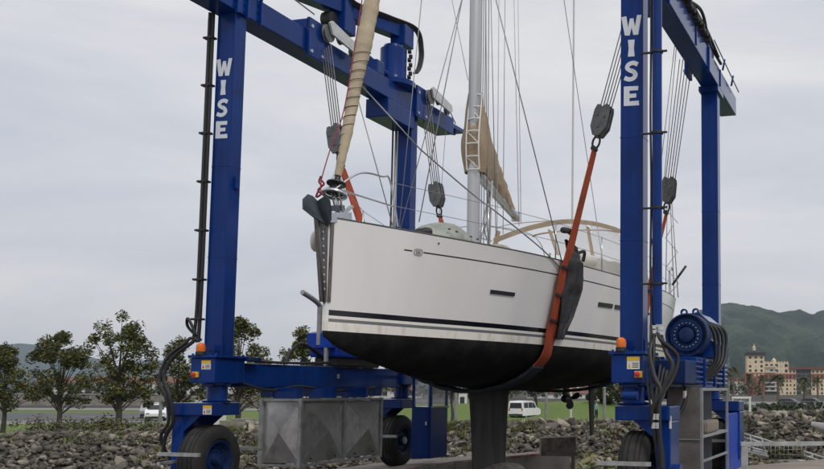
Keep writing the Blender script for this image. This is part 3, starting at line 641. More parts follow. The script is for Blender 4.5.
# loose hoist ropes seen left of the lift's ropes
MB().tube([(.22, 6.9, 7.4), (.5, 6.0, 4.2)], .006, 6).build('wire_rope', M['rope'], lift)
for q in (0, .12): MB().tube([(6.345, 3.2+q, 7.5), (5.9+q, 3.2, 3.75)], .007, 6).build('wire_rope', M['rope'], lift)

# ================================================================== THE YACHT
YX = 3.25
B_ = [(-2.22, .028), (-1.9, .19), (-1.4, .40), (-.7, .70), (.1, 1.01), (1.2, 1.36), (2.5, 1.62), (4, 1.81), (5.5, 1.91), (7, 1.92), (8.4, 1.83), (9.6, 1.64)]
BW = [(-2.20, .018), (-1.9, .11), (-1.4, .27), (-.7, .48), (.1, .76), (1.2, 1.08), (2.5, 1.36), (4, 1.57), (5.5, 1.70), (7, 1.71), (8.4, 1.64), (9.6, 1.38)]
ZK = [(-2.2, 2.20), (-1.9, 2.08), (-1.4, 1.97), (-.7, 1.86), (.1, 1.75), (1.2, 1.64), (2.5, 1.57), (4, 1.55), (5.5, 1.58), (7, 1.68), (8.4, 1.88), (9.6, 2.20)]
ZW = 2.27
def zsheer(y): return 3.64-.05*math.sin((y+2.2)/11.8*math.pi)+.03*max(0, y)/9.6
def sect(y, k, nA=12, nB=10):
    """k 0..nA+nB from keel line to sheer, half breadth and height"""
    b, bw, zk, zs = sinterp(B_, y), sinterp(BW, y), sinterp(ZK, y), zsheer(y)
    n = lerp(1.45, 2.15, min(1, max(0, (y+2.2)/8)))
    if k <= nA:
        th = k/nA*math.pi/2; return bw*max(0, math.sin(th))**(2/n), ZW-(ZW-zk)*max(0, math.cos(th))**(2/n)
    t = (k-nA)/nB; return bw+(b-bw)*(t**.85 if y > 2 else t), ZW+(zs-ZW)*t
def hull_v(y, z):
    b, bw = sinterp(B_, y), sinterp(BW, y); t = (z-ZW)/(zsheer(y)-ZW); return bw+(b-bw)*(max(t, 0)**.85 if y > 2 else t)
yacht = empty('sailing_yacht', (YX, 3.6, 2.27), 'white sailing yacht with dark underbody hanging in orange slings under the blue lift', 'sailing boat')
ys = [-2.22, -2.16, -2.05]+[-1.9+i*.25 for i in range(0, 47)]; ys = [y for y in ys if y < 9.6]+[9.6]
rows = []
for y in ys:
    half = [sect(y, k) for k in range(23)]
    rows.append([Vector((YX+v, y, z)) for v, z in half[::-1]]+[Vector((YX-v, y, z)) for v, z in half[1:]])
hm = MB().sheet(rows); n_ = len(rows[0])
hm.add(rows[-1], [tuple(range(n_))])       # transom
hm.add(rows[0], [tuple(range(n_))])
M['hull'] = mat('hull_tmp', (.6, .6, .6)); hull = hm.build('hull', M['hull'], yacht)
# deck with camber
dk = []
for y in ys:
    b = sinterp(B_, y)-.012; z = zsheer(y)-.02
    dk.append([Vector((YX+b*t, y, z+.05*(1-t*t)*min(1, b))) for t in [i/6-1 for i in range(13)]])
MB().sheet(dk).build('deck', M['deck'], yacht)
for s in (1, -1):
    MB().tube([(YX+s*(sinterp(B_, y)-.01), y, zsheer(y)+.012) for y in ys], .014, 6).build('toe_rail', M['rail_dark'], yacht)
# coachroof
cr = []
for y in [2.4+.3*i for i in range(18)]:
    t = (y-2.4)/5.1; w = lerp(.75, 1.15, min(1, t*1.6)); hz = .30*min(1, t*3)**.6*(1 if t < .9 else 1-(t-.9)*3)
    z0 = zsheer(y)+.01
    cr.append([Vector((YX+w*1.08, y, z0)), Vector((YX+w, y, z0+hz*.8)), Vector((YX+w*.8, y, z0+hz)), Vector((YX, y, z0+hz*1.15)), Vector((YX-w*.8, y, z0+hz)), Vector((YX-w, y, z0+hz*.8)), Vector((YX-w*1.08, y, z0))])
MB().sheet(cr).build('coachroof', M['deck'], yacht)
for s in (1, -1):
    MB().sheet([[Vector((YX+s*(lerp(.75, 1.15, min(1, (y-2.4)/5.1*1.6))+q), y, zsheer(y)+zz)) for zz, q in ((.08, .066), (.20, .03))] for y in [3.2+.3*i for i in range(10)]], .008).build('cabin_window', M['glass'], yacht)
def hull_patch(y0, y1, z0, z1, name, m, off=.006, z0b=None, n=6, skew=0):
    rr = []
    for i in range(n+1):
        y = lerp(y0, y1, i/n); d = lerp(0, skew, i/n)
        rr.append([Vector((YX+hull_v(y, z)+off, y, z)) for z in (lerp(z0, z1, q/3)+d for q in range(4))])
    return MB().sheet(rr, .012).build(name, m, yacht)
def hull_at(px, py):
    """the point of the port topside that shows at this place"""
    z = 3.0
    for _ in range(4):
        lo, hi = -2.1, 9.0
        for _ in range(30):
            y = (lo+hi)/2; p = Vector((YX+hull_v(y, z), y, z)); d = p-CAM
            if CX+F*d.dot(rt)/d.dot(fw) < px: lo = y
            else: hi = y
        p = Vector((YX+hull_v(y, z), y, z)); d = p-CAM; z += ((CY-F*d.dot(up)/d.dot(fw))-py)*d.dot(fw)/F
    return y, z
for (xa, ya, xb, yb, hh) in ((490, 291.5, 514, 294.5, .055), (598, 304.2, 612, 306.2, .075), (614.5, 306.8, 640, 310, .075)):
    (wa, za), (wb_, zb_) = hull_at(xa, ya), hull_at(xb, yb); hull_patch(wa, wb_, za-hh/2, za+hh/2, 'hull_window', M['glass'], skew=zb_-za)
EY, EZ = hull_at(418.5, 252.5); hull.data.materials[0] = hull_material(EY-.01)
hull_patch(-1.045+.02, -.97+.0, 3.352, 3.372, 'gap_dummy', M['glass']) if False else None
# small round-cornered emblem interrupting the thin line
def epatch(y0, y1, z0, z1, off): return [[Vector((YX+hull_v(y, z)+off, y, z)) for z in (z0, z1)] for y in (y0, y1)]
mb = MB(); e0, e1 = EY-.075, EY+.055; dz_ = EZ-3.38
for a in ((e0+.02, e1-.02, 3.338, 3.345), (e0+.02, e1-.02, 3.418, 3.425), (e0, e0+.010, 3.355, 3.408), (e1-.010, e1, 3.355, 3.408), (e0+.008, e0+.02, 3.345, 3.354), (e1-.02, e1-.008, 3.345, 3.354), (e0+.008, e0+.02, 3.409, 3.418), (e1-.02, e1-.008, 3.409, 3.418), (e0+.03, e1-.03, 3.358, 3.366), (e0+.03, e1-.03, 3.376, 3.384), (e0+.03, e1-.03, 3.394, 3.402), (e1-.04, e1-.03, 3.367, 3.375), (e0+.03, e0+.04, 3.385, 3.393)):
    a = (a[0], a[1], a[2]+dz_, a[3]+dz_); mb.sheet(epatch(*a, .006), .003)
mb.build('emblem', M['post'], yacht)
mb = MB(); mb.lathe([(0, .001), (0, .012), (.012, .012), (.012, .001)], (YX+hull_v(*hull_at(438.5, 243.5)), *hull_at(438.5, 243.5)), (1, -.3, 0), 10); mb.build('vent_hole', M['black'], yacht)
# keel, worn foot, rudder, sail drive
def foil(rows_, chord_t, n=16):
    out = []
    for (x, yl, yt, z, th) in rows_:
        ring = []
        for k in range(n):
            a = 2*math.pi*k/n; c = .5-.5*math.cos(a); t_ = th*(1.8*math.sqrt(max(c, 0))*(1-c)+.12*(1-c)); ring.append(Vector((x+(t_ if a < math.pi else -t_), yl+(yt-yl)*c, z)))
        out.append(ring+[ring[0]])
    return MB().sheet(out).add(out[0][:-1], [tuple(range(n))]).add(out[-1][:-1], [tuple(range(n))])
foil([(YX, 1.75, 3.55, 1.72, .13), (YX, 1.90, 3.50, 1.50, .095), (YX, 2.0, 3.44, .9, .085), (YX, 2.06, 3.40, .34, .08), (YX, 2.06, 3.40, .15, .08)], 1).build('keel', M['keel'], yacht)
bl = []
for i in range(17):
    t = i/16; y = lerp(1.95, 4.25, t); r_ = math.sin(math.pi*(t**.8))**.6 if 0 < t < 1 else .02
    bl.append([Vector((YX+.26*r_*math.cos(a), y, .13+.20*r_*math.sin(a))) for a in [2*math.pi*k/16 for k in range(17)]])
MB().sheet(bl).build('keel_foot', M['bulb'], yacht)
foil([(YX, 8.05, 8.50, 1.95, .05), (YX, 8.12, 8.48, 1.2, .042), (YX, 8.2, 8.45, .55, .03)], 1).build('rudder', M['keel'], yacht)
dv = foil([(YX, 6.4, 6.75, 1.72, .06), (YX, 6.45, 6.72, 1.42, .05)], 1); dv.lathe([(0, .001), (.04, .06), (.15, .085), (.35, .075), (.5, .04), (.56, .001)], (YX, 6.35, 1.38), (0, 1, 0), 16)
dv = dv.build('sail_drive', M['black'], yacht)
mb = MB()
for k in range(3):
    a = k*2*math.pi/3+.4; d = Vector((math.cos(a), 0, math.sin(a))); q = Vector((-math.sin(a), 0, math.cos(a)))
    mb.sheet([[Vector((YX, 6.84, 1.38))+d*r_+q*w+Vector((0, w*.8, 0)) for w in (-ww, 0, ww)] for r_, ww in ((.03, .03), (.1, .06), (.17, .065), (.22, .03))], .008)
mb.build('propeller', M['shackle'], dv)
# bow guard plate: a forward fin of dented steel and a strip on the hull
mb = MB().prism([(-2.44, 3.62), (-2.25, 3.66), (-2.225, 2.62), (-2.27, 2.62)], (YX-.035, 0, 0), (0, 1, 0), (0, 0, 1), (.07, 0, 0))
bg = mb.build('bow_guard', M['guard_steel'], yacht)
rr = [[Vector((YX+hull_v(y, z)+.008, y, z)) for z in [2.62+.14*q for q in range(8)]] for y in (-2.205, -2.185, -2.165)]
MB().sheet(rr, .012).build('guard_strip', M['guard_steel'], bg)
mb = MB()
for q in range(9): mb.lathe([(0, .001), (0, .016), (.006, .014), (.006, .001)], (YX+.036, -2.35+q*.008, 3.45-q*.085), (1, 0, 0), 8)
mb.build('rivet', M['stainless'], bg)
MB().tube([(YX+.03, -2.445, 3.62), (YX+.03, -2.27, 2.60)], .014, 6).build('guard_edge', M['rail_dark'], bg)
MB().lathe([(0, .001), (.005, .10), (.03, .125), (.06, .125), (.085, .10), (.09, .001)], (YX-.14, -2.15, 3.37), (-1, -.35, 0), 28).build('bow_fender', M['cream'], yacht)
# anchor on the bow roller
an = empty('anchor', (YX, -2.45, 3.75), None, None); an.parent = yacht; an.location = ORG[an]-ORG[yacht]
def pa(px, py, y): return H(px, py, 1, y)
notch = pa(318, 201, -2.50); tip = pa(329, 226, -2.34)
mb = MB(); mb.sheet([[notch, pa(313, 196, -2.56), pa(308, 194, -2.62)], [notch.lerp(tip, .35)+Vector((0, -.02, 0)), pa(312, 207, -2.60), pa(303, 199, -2.68)], [notch.lerp(tip, .7), pa(317, 216, -2.52), pa(303, 209, -2.66)], [tip, pa(324, 223, -2.42), pa(316, 218, -2.54)]], .025)
mb.build('fluke', M['anchor'], an)
mb = MB(); mb.sheet([[notch, pa(322, 198, -2.52), pa(326, 195, -2.52)], [notch.lerp(tip, .35)+Vector((0, -.02, 0)), pa(325, 204, -2.50), pa(330, 200, -2.48)], [notch.lerp(tip, .7), pa(327, 214, -2.44), pa(330.5, 209, -2.42)], [tip, pa(329.5, 222, -2.36), pa(330, 219, -2.36)]], .025)
mb.build('fluke', M['anchor'], an)
mb = MB(); mb.bar(notch.lerp(tip, .3), (YX+.02, -1.9, 3.82), .035, .07); mb.build('shank', M['anchor'], an)
mb = MB(); mb.bar((YX-.05, -2.36, 3.62), (YX-.05, -1.8, 3.72), .02, .12); mb.bar((YX+.07, -2.36, 3.62), (YX+.07, -1.8, 3.72), .02, .12); mb.lathe([(-.06, .001), (-.06, .05), (0, .03), (.06, .05), (.06, .001)], (YX+.01, -2.33, 3.67), (1, 0, 0), 14)
mb.bar((YX+.01, -2.0, 3.68), (YX+.01, -1.7, 3.88), .05, .03)
mb.build('bow_roller', M['stainless'], yacht)
# furled jib
FB, FT = Vector((YX, -2.06, 4.02)), Vector((YX, 1.55, 17.6))
def fst(z): t = (z-FB.z)/(FT.z-FB.z); return FB.lerp(FT, t)
zs_ = [4.20+.06*i for i in range(120)]
rd = [interp([(4.1, .035), (4.35, .05), (4.8, .068), (5.4, .083), (5.74, .090), (5.9, .112), (6.4, .104), (7, .096), (9.6, .085), (11.5, .08)], z)*(1+.05*math.sin(i*2.1)+.04*math.sin(i*.83)) for i, z in enumerate(zs_)]
MB().tube([fst(z)+Vector((.012*math.sin(z*3.1), .012*math.cos(z*2.3), 0)) for z in zs_], rd, 18).build('furled_jib', M['canvas_wrap'], yacht)
hp = []
for i in range(186):
    z = 4.4+i*.0085; a = i*.42; r_ = interp([(4.1, .035), (4.35, .05), (4.8, .068), (5.4, .083), (5.74, .090), (5.9, .112), (6.4, .104)], z)+.004; hp.append(fst(z)+Vector((r_*math.cos(a), r_*math.sin(a), 0)))
MB().tube(hp, .0045, 5).build('wrap_line', M['bark'], yacht)
MB().tube([fst(11.2), FT], .012, 6).build('forestay', M['wire'], yacht)
mb = MB(); mb.lathe([(0, .001), (0, .125), (.015, .13), (.03, .055), (.10, .05), (.115, .12), (.13, .12), (.13, .04), (.26, .035), (.27, .001)], fst(3.98), (0, .26, .96), 24); mb.build('furler_drum', M['shackle'], yacht)
MB().lathe([(-.012, .12), (-.012, .16), (.012, .16), (.012, .12), (-.012, .12)], fst(3.96), (0, .26, .96), 24).build('drum_ring', M['stainless'], yacht)
MB().tube([fst(4.0), (YX+.02, -1.98, 3.68)], .02, 8).build('tack_strut', M['stainless'], yacht)
# red furling line with a knot
MB().tube(curve([H(362, 0, 1, -1.6), H(345, 105, 1, -1.9), H(330, 150, 1, -2.2), H(321, 182, 1, -2.35), H(322, 195, 1, -2.4)], 6), .007, 6).build('red_line', M['red_line'], yacht)
mb = MB(); pts = [H(x, y, 1, -2.36) for x, y in ((321, 176), (319, 182), (322, 186), (318, 190), (321, 194), (316, 197), (320, 188), (324, 184), (321, 180))]; mb.tube(curve(pts, 4), .012, 6); mb.build('red_knot', M['red_line'], yacht)
# mast, spreaders
mb = MB(); rr = []
for z, a, b in ((3.62, .10, .125), (9, .10, .125), (14, .095, .115), (17.8, .07, .09)):
    y = lerp(1.93, 1.80, (z-3.6)/14); rr.append([Vector((YX+a*math.cos(t)*1.0, y+b*math.sin(t), z)) for t in [2*math.pi*k/20 for k in range(21)]])
mb.sheet(rr); mb.add(rr[-1][:-1], [tuple(range(20))])
mast = mb.build('mast', M['mast'], yacht)
for z in (8.8, 13.2):
    for s in (1, -1): MB().bar((YX+s*.08, 1.9, z), (YX+s*(1.15 if z < 9 else .85), 2.2, z+.05), .10, .03).build('spreader', M['mast'], mast)
MB().box((YX-.012, 2.05, 4.0), (YX+.012, 2.09, 17.0)).build('mast_track', M['rail_dark'], mast)
mb = MB()
for dx, dy in ((.13, .0), (.12, .08), (.14, .15)): mb.tube(sag((YX+dx*.8, 1.95+dy, 10), (YX+dx, 1.95+dy*1.6, 3.75), .0), .008, 6)
mb.tube(curve([(YX+.14, 2.1, 4.9), (YX+.2, 2.15, 4.5), (YX+.13, 2.08, 4.2), (YX+.2, 2.12, 3.9), (YX+.14, 2.1, 3.75)], 4), .012, 6)
mb.build('halyards', M['wire'], mast)
# boom, stowed mainsail, lacing
g0 = Vector((YX, 2.07, 5.12)); g1 = Vector((2.10, 6.50, 5.24))
MB().tube([g0, g1], [.085, .085], 16).build('boom', M['mast'], yacht)
bd = (g1-g0).normalized(); bs = bd.cross(Vector((0, 0, 1))).normalized()
MB().bar(g1-bd*.02, g1+bd*.05, .18, .2).build('boom_end', M['stainless'], yacht)
# mainsail cover: stands against the mast and falls back along the boom
rows = []
for i in range(25):
    t = i/24; s_ = t*4.35
    top = interp([(0, 6.42), (.12, 6.36), (.4, 6.12), (.8, 5.95), (1.6, 5.76), (2.6, 5.60), (3.6, 5.42), (4.35, 5.32)], s_)+.02*math.sin(i*1.9); w = interp([(0, .13), (.3, .20), (1, .20), (2.5, .15), (4.35, .07)], s_)
    base = g0+bd*s_; bot = 5.14; ring = []
    for q in range(17):
        a = q/16*2*math.pi; hh = .5-.5*math.cos(a); sgn = math.sin(a)
        fold = 1+.13*math.sin(hh*16+i*.7)+.07*math.sin(i*2.2+hh*5)
        ring.append(Vector((base.x, base.y, lerp(bot, top, hh)))+bs*(w*fold*(abs(sgn)**.7)*(1 if sgn >= 0 else -1)*(1-.35*hh)))
    rows.append(ring)
sc_ = MB().sheet(rows); sc_.add(rows[-1][:-1], [tuple(range(16))]); sc_.add(rows[0][:-1], [tuple(range(16))]); sc_ = sc_.build('sail_cover', M['canvas'], yacht)
rr = []
for i in range(15):                                     # collar that wraps round the mast
    z = lerp(5.12, 6.46, i/14); r_ = interp([(5.1, .17), (5.35, .21), (5.65, .225), (5.95, .19), (6.3, .14), (6.46, .125)], z)
    rr.append([Vector((YX-.02+r_*math.cos(a)*(1+.07*math.sin(a*3+i*.8)), 1.98+r_*.95*math.sin(a)*(1+.05*math.sin(a*4+i)), z)) for a in [2*math.pi*k/24 for k in range(25)]])
MB().sheet(rr, .012).build('mast_collar', M['canvas'], sc_)
mb = MB(); zl = [5.14+.21*i for i in range(7)]
def fr(z, x): r_ = interp([(5.1, .17), (5.35, .21), (5.65, .225), (5.95, .19), (6.3, .14), (6.46, .125)], z)+.035; return Vector((YX+.04+x, 1.98-math.sqrt(max(r_*r_-x*x, .002)), z))
for i, z in enumerate(zl):
    mb.tube([fr(z, -.11), fr(z, .0), fr(z, .11)], .011, 6)
    if i < len(zl)-1 and i % 2 == 0: mb.tube([fr(z, -.11 if i % 2 else .11), fr(z+.21, .11 if i % 2 else -.11)], .008, 6)
for x in (-.11, .11): mb.tube([fr(z, x) for z in zl], .012, 6)
mb.build('lacing', M['lacing'], sc_)
# vang, mainsheet
MB().tube([(YX+.03, 2.08, 3.95), g0+bd*1.3-Vector((0, 0, .06))], .03, 8).build('vang', M['stainless'], yacht)
MB().tube([(YX+.16, 2.2, 3.85), (YX+.15, 2.3, 5.05)], .02, 8).build('mast_strut', M['mast'], yacht)
# rigging
def stay(name, a, b, r=.0075, s=0, m='wire'): return MB().tube(sag(a, b, s) if s else [a, b], r, 6).build(name, M[m], yacht)
cp = Vector((YX+1.55, 1.95, 3.66)); cs = Vector((YX-1.5, 1.95, 3.66))
stay('shroud', H(562, 262, 0, 4.80), H(496, 0, 0, 4.00)+(H(496, 0, 0, 4.00)-H(562, 262, 0, 4.80))*.35, .010)
stay('shroud', cs, (YX-.1, 1.95, 8.8)); stay('shroud', (YX-1.5, 2.1, 3.66), (YX-1.1, 2.15, 8.85)); stay('shroud', (YX-1.1, 2.15, 8.85), (YX-.8, 2.1, 13.2))
stay('shroud', (YX+1.1, 2.2, 8.85), (YX+.8, 2.15, 13.2)); stay('shroud', (YX+1.1, 2.2, 8.85), (YX+.1, 1.95, 13.1))
stay('topping_lift', H(419, 222, 0, 2.7), H(462, 0, 0, 3.0)+(H(462, 0, 0, 3.0)-H(419, 222, 0, 2.7))*.4, .009)
stay('flag_halyard', H(452, 0, 0, 2.7), H(468, 80, 0, 3.1), .005)
stay('shroud', H(396, 238, 0, 2.0), H(350, 70, 0, 1.2), .009)
for a, b in (((366, 226), (371, 0)), ((356, 222), (380, 60)), ((436, 200), (424, 0))): pass
stay('jib_sheet', H(361, 85, 0, YX), H(420, 149, 0, 4.0), .010); MB().tube(curve([H(420, 149, 0, 4.0), H(470, 192, 0, 4.3), H(500, 215, 0, 4.6), H(545, 252, 0, 4.7), H(574, 284, 0, 4.85)], 6), .010, 6).build('jib_sheet', M['wire'], yacht)
for i, (xt, xb, yb, v) in enumerate(((491, 496, 236, 3.9), (499, 497, 236, 3.2), (505, 503, 234, 2.6), (514, 519, 226, 3.4), (518, 521, 224, 3.0), (486, 487, 232, 3.35))):
    a = H(xb, yb, 0, v); b = H(xt, 0, 0, v); stay('lazy_line', a, b+(b-a)*.3, .007, m='halyard' if i in (1, 3, 4) else 'wire')
for z_, y_ in ((9.2, 9.5),): stay('backstay', (YX, 9.5, 3.75), (YX, 1.9, 17.7), .008)
# pulpit and lifelines
def bedge(y, s, dz=0, inset=.05): return Vector((YX+s*(max(sinterp(B_, y)-inset, .03)), y, zsheer(y)+dz))
for s in (1, -1):
    mb = MB()
    mb.tube(curve([(YX+s*.04, -2.12, 4.02), (YX+s*.18, -1.82, 4.27), bedge(-1.50, s, .66), bedge(-1.38, s, .63), bedge(-1.25, s, .05)], 6), .0135, 8)
    mb.tube([(YX+s*.04, -2.12, 4.02), (YX+s*.06, -2.0, 4.02), bedge(-1.30, s, .30)], .0125, 8)
    mb.tube([(YX+s*.05, -2.08, 4.02), (YX+s*.05, -1.9, 3.67)], .0125, 8)
    mb.build('pulpit', M['stainless'], yacht)
    for y in (.25, 1.85, 3.5, 5.2, 6.9):
        MB().tube([bedge(y, s), bedge(y, s, .62)], .0125, 8).build('stanchion', M['stainless'], yacht)
    for dz in (.31, .61):
        mb = MB(); pts = [bedge(y, s, dz) for y in (-1.32, .25, 1.85, 3.5, 5.2, 6.9, 8.5)]; mb.tube(pts, .0045, 6); mb.build('lifeline', M['wire'], yacht)
    mb = MB(); mb.tube(curve([bedge(8.5, s), bedge(8.5, s, .62), bedge(9.0, s, .64), Vector((YX+s*1.5, 9.5, zsheer(9.5)+.64)), Vector((YX+s*1.5, 9.52, zsheer(9.5)))], 5), .0135, 8); mb.tube([bedge(8.5, s, .32), Vector((YX+s*1.5, 9.5, zsheer(9.5)+.32))], .0125, 8)
    mb.build('pushpit', M['stainless'], yacht)
# lattice of poles at the stern
mb = MB(); c0 = Vector((YX+1.45, 9.35, 3.7))
for dx, dy in ((0, 0), (.3, 0), (.15, .25)):
    mb.tube([c0+Vector((dx, dy, 0)), c0+Vector((dx*.3+.05, dy*.3, 2.5))], .012, 6)
for i in range(7): mb.tube([c0+Vector((.3*(i % 2), 0, .35*i)), c0+Vector((.3*(1-i % 2)*(1-i*.1), .1, .35*(i+1)))], .008, 6)
mb.build('stern_lattice', M['wire'], yacht)
MB().tube([(YX+1.6, 9.4, 4.0), (YX+1.92, 9.45, 4.45)], .03, 8).build('outboard_bracket', M['black'], yacht)
# canvas shelter over the cockpit: tan bands on hoops
def band(pts, w, name='canopy_band', m='canvas', upv=Vector((0, 0, 1))):
    pts = curve(pts, 6); rr = []
    for i, p in enumerate(pts):
        t = (pts[min(i+1, len(pts)-1)]-pts[max(i-1, 0)]).normalized(); u = (upv-t*upv.dot(t)).normalized(); rr.append([p-u*w/2, p, p+u*w/2])
    return rr
cn = empty('cockpit_canopy', (YX, 5, 3.9), None, None); cn.parent = yacht; cn.location = ORG[cn]-ORG[yacht]
for s in (1, -1):
    o_ = lambda v: YX+s*v
    pts = [(YX+s*.02, 2.72, 4.10), (o_(.45), 2.66, 4.22), (o_(.80), 2.75, 4.33), (o_(.92), 3.7, 4.56), (o_(.95), 5.0, 4.76), (o_(.97), 6.2, 4.88), (o_(1.0), 7.2, 4.92), (o_(1.08), 8.0, 4.72), (o_(1.2), 8.4, 4.3), (o_(1.25), 8.5, 3.75)]
    if s == 1: MB().sheet(band(pts, .085), .012).build('canopy_band', M['canvas_lite2'], cn)
    else: MB().tube(curve(pts, 4), .012, 6).build('canopy_frame', M['stainless'], cn)
    for y, zt, w in ((2.95, 4.30, .16), (5.05, 4.70, .20), (8.0, 4.66, .12)):
        rr = [[Vector((o_(lerp(1.1, .93, i/5)), y-w/2+dw+.05*i/5, lerp(3.86, zt, i/5))) for dw in (0, w/2, w)] for i in range(6)]
        MB().sheet(rr, .012).build('canopy_leg', M['canvas_lite2'], cn)
rr = [[Vector((YX+.93*math.cos(a), y, z+.10*math.sin(a))) for a in [math.pi*k/10 for k in range(11)]] for y, z in ((5.0, 4.72), (5.07, 4.74))]
MB().sheet(rr, .012).build('canopy_hoop', M['canvas_lite2'], cn)
rr = [[Vector((YX+.97*math.cos(a), y, z+.10*math.sin(a))) for a in [math.pi*k/10 for k in range(11)]] for y, z in ((7.0, 4.88), (7.07, 4.87))]
MB().sheet(rr, .012).build('canopy_hoop', M['canvas_lite2'], cn)
rr = [[Vector((YX-.95+.04*math.sin(y*5), y, lerp(3.95, interp([(3, 4.18), (5, 4.42), (8, 4.5)], y), q/4)+.02*math.sin(y*3+q))) for q in range(5)] for y in [3.0+.25*i for i in range(20)]]
MB().sheet(rr, .01).build('side_cloth', M['canvas_lite'], cn)
rr = [[Vector((YX+.9, y, lerp(3.92, interp([(5.0, 4.0), (5.8, 4.18), (7.6, 4.3), (8.2, 4.0)], y), q/3)+.015*math.sin(y*6+q))) for q in range(4)] for y in [5.0+.2*i for i in range(16)]]
MB().sheet(rr, .01).build('side_cloth', M['canvas_lite'], cn)
m, nt_, b_ = new_mat('clear_vinyl'); b_.inputs['Roughness'].default_value = .15; n_v = N(nt_, 'ShaderNodeTexNoise', Scale=3); mp_v = N(nt_, 'ShaderNodeMapRange'); mp_v.inputs['To Min'].default_value = .15; mp_v.inputs['To Max'].default_value = .45; nt_.links.new(n_v.outputs[0], mp_v.inputs[0]); nt_.links.new(mp_v.outputs[0], b_.inputs['Alpha']); nt_.links.new(ramp(nt_, n_v.outputs[0], [(.3, (.6, .58, .54)), (.7, (.72, .70, .66))]), b_.inputs['Base Color'])
M['vinyl'] = m
top_ = [(2.75, 4.30), (3.7, 4.53), (5.0, 4.72), (6.2, 4.84), (7.2, 4.88), (8.0, 4.68)]
for ya, yb in ((3.06, 4.92), (5.18, 7.9)):
    rr = [[Vector((YX+lerp(1.08, .95, q/4), lerp(ya, yb, i/8), lerp(3.88, interp(top_, lerp(ya, yb, i/8)), q/4)+.0)) for q in range(5)] for i in range(9)]
    MB().sheet(rr, .004).build('clear_panel', M['vinyl'], cn)
rr = [[Vector((YX+1.09-.0*q, lerp(2.75, 3.3, q/3), lerp(3.8, z_, q/3))) for q in range(4)] for z_ in (3.95, 4.1, 4.2)]
MB().lathe([(-.22, .001), (-.22, .08), (-.18, .115), (.18, .115), (.22, .08), (.22, .001)], (YX+1.45, 3.4, 3.80), (.3, 1, 0), 20).build('rolled_fender', M['cream'], yacht)
MB().tube(curve([(YX+1.5, 3.1, 3.75), (YX+1.55, 3.0, 3.9), (YX+1.45, 2.8, 3.82), (YX+1.4, 2.7, 3.74)], 5), .03, 8).build('mooring_rope', M['black'], yacht)
# headsail sheet hatch etc on foredeck
MB().box((YX+.1, -1.1, zsheer(-1)+.03), (YX+.22, -.7, zsheer(-1)+.09), .02).build('deck_cleat', M['stainless'], yacht)

# the covered tender on the foredeck: its own thing
rr = []
for i in range(21):
    t = i/20; y = lerp(.02, 1.66, t); r_ = max(.02, (math.sin(math.pi*min(1, t*1.02))**.42 if 0 < t < .98 else .05)); hh = interp([(0, .17), (.25, .30), (.5, .34), (.8, .27), (1, .16)], t)
    rr.append([Vector((YX+.42*r_*math.cos(a), y, 3.69+1.12*hh*r_*max(0, math.sin(a))**.75*(1+.06*math.sin(9*t+3*a)))) for a in [math.pi*k/14 for k in range(15)]])
td = tag(MB().sheet(rr, .01).build('inflatable_tender', M['tender']), 'pale grey upturned inflatable lying on the yacht foredeck in front of the mast', 'inflatable boat')
MB().lathe([(-.16, .001), (-.15, .05), (-.05, .075), (.08, .07), (.15, .04), (.16, .001)], (YX+.1, -.02, 3.80), (1, .4, .25), 14).build('end_cone', M['black'], td)
for t in (.2, .35, .5, .65, .8): MB().box((YX+.33, lerp(.02, 1.66, t), 3.90), (YX+.355, lerp(.02, 1.66, t)+.05, 3.925), .005).build('grab_patch', M['rail_dark'], td)

# ================================================================== SLINGS
def sling(ysl, eL, eR, label, portpts, stbpts, wid, dark):
    root = empty('lifting_sling', (YX, ysl, 1.5), label, 'lifting sling', 'slings carrying the yacht')
    def ribbon(pts, w, th, name, m, parent):
        pts = curve(pts, 6); rr = []
        for i, p in enumerate(pts):
            ww = w*(1+.05*math.sin(i*.9))*(lerp(.5, 1, min(1, i/9)) if name == 'webbing' else .9); tw = .03*math.sin(i*.5)
            rr.append([p+Vector((tw*.3, -ww/2, tw*.2)), p, p+Vector((-tw*.3, ww/2, 0))])
        return MB().sheet(rr, th).build(name, m, parent)
    ribbon([eR]+portpts, wid, .02, 'webbing', M['sling'], root)
    ribbon([eL]+stbpts, wid, .02, 'webbing', M['sling'], root)
    for q in (0, 1, 2):
        p, p2 = ([eR]+portpts)[q+1], ([eR]+portpts)[q+2]; c_ = p.lerp(p2, .35); t_ = (p2-p).normalized(); ww = wid*.52
        MB().sheet([[c_+Vector((.012, -ww, 0))-t_*.02, c_+Vector((.012, ww, 0))-t_*.02], [c_+Vector((.012, -ww, 0))+t_*.02, c_+Vector((.012, ww, 0))+t_*.02]], .035).build('stitch_band', M['sling_dark'], root)
    dk = []
    yy = ysl
    a = portpts[-1]; b = stbpts[-1]
    for i in range(15):
        t = i/14; v = lerp(a.x, b.x, t)-YX
        k = min(range(0, 23), key=lambda k: abs(sect(yy, k)[0]-abs(v)) if k <= 12 else 9)
        # keel-line height at this half breadth
        zz = None
        bw, zk = sinterp(BW, yy), sinterp(ZK, yy); n = lerp(1.45, 2.15, min(1, (yy+2.2)/8)); s_ = min(1, abs(v)/bw); th = math.asin(s_**(n/2)); zz = ZW-(ZW-zk)*math.cos(th)**(2/n)
        dk.append(Vector((YX+v, yy, zz-.03 if 0 < i < 14 else (a.z if i == 0 else b.z))))
    ribbon(dk, wid*1.15, .05, 'sleeve', M['sling_dark'], root)
    return root
def hp_(y, z, s, off=.03): return Vector((YX+s*(hull_v(y, z)+off), y, z))
def hp_low(y, th_, s, off=.03):
    bw, zk = sinterp(BW, y), sinterp(ZK, y); n = lerp(1.45, 2.15, min(1, (y+2.2)/8)); th = th_*math.pi/2
    return Vector((YX+s*(bw*math.sin(th)**(2/n)+off*math.sin(th)), y, ZW-(ZW-zk)*math.cos(th)**(2/n)-off*math.cos(th)))
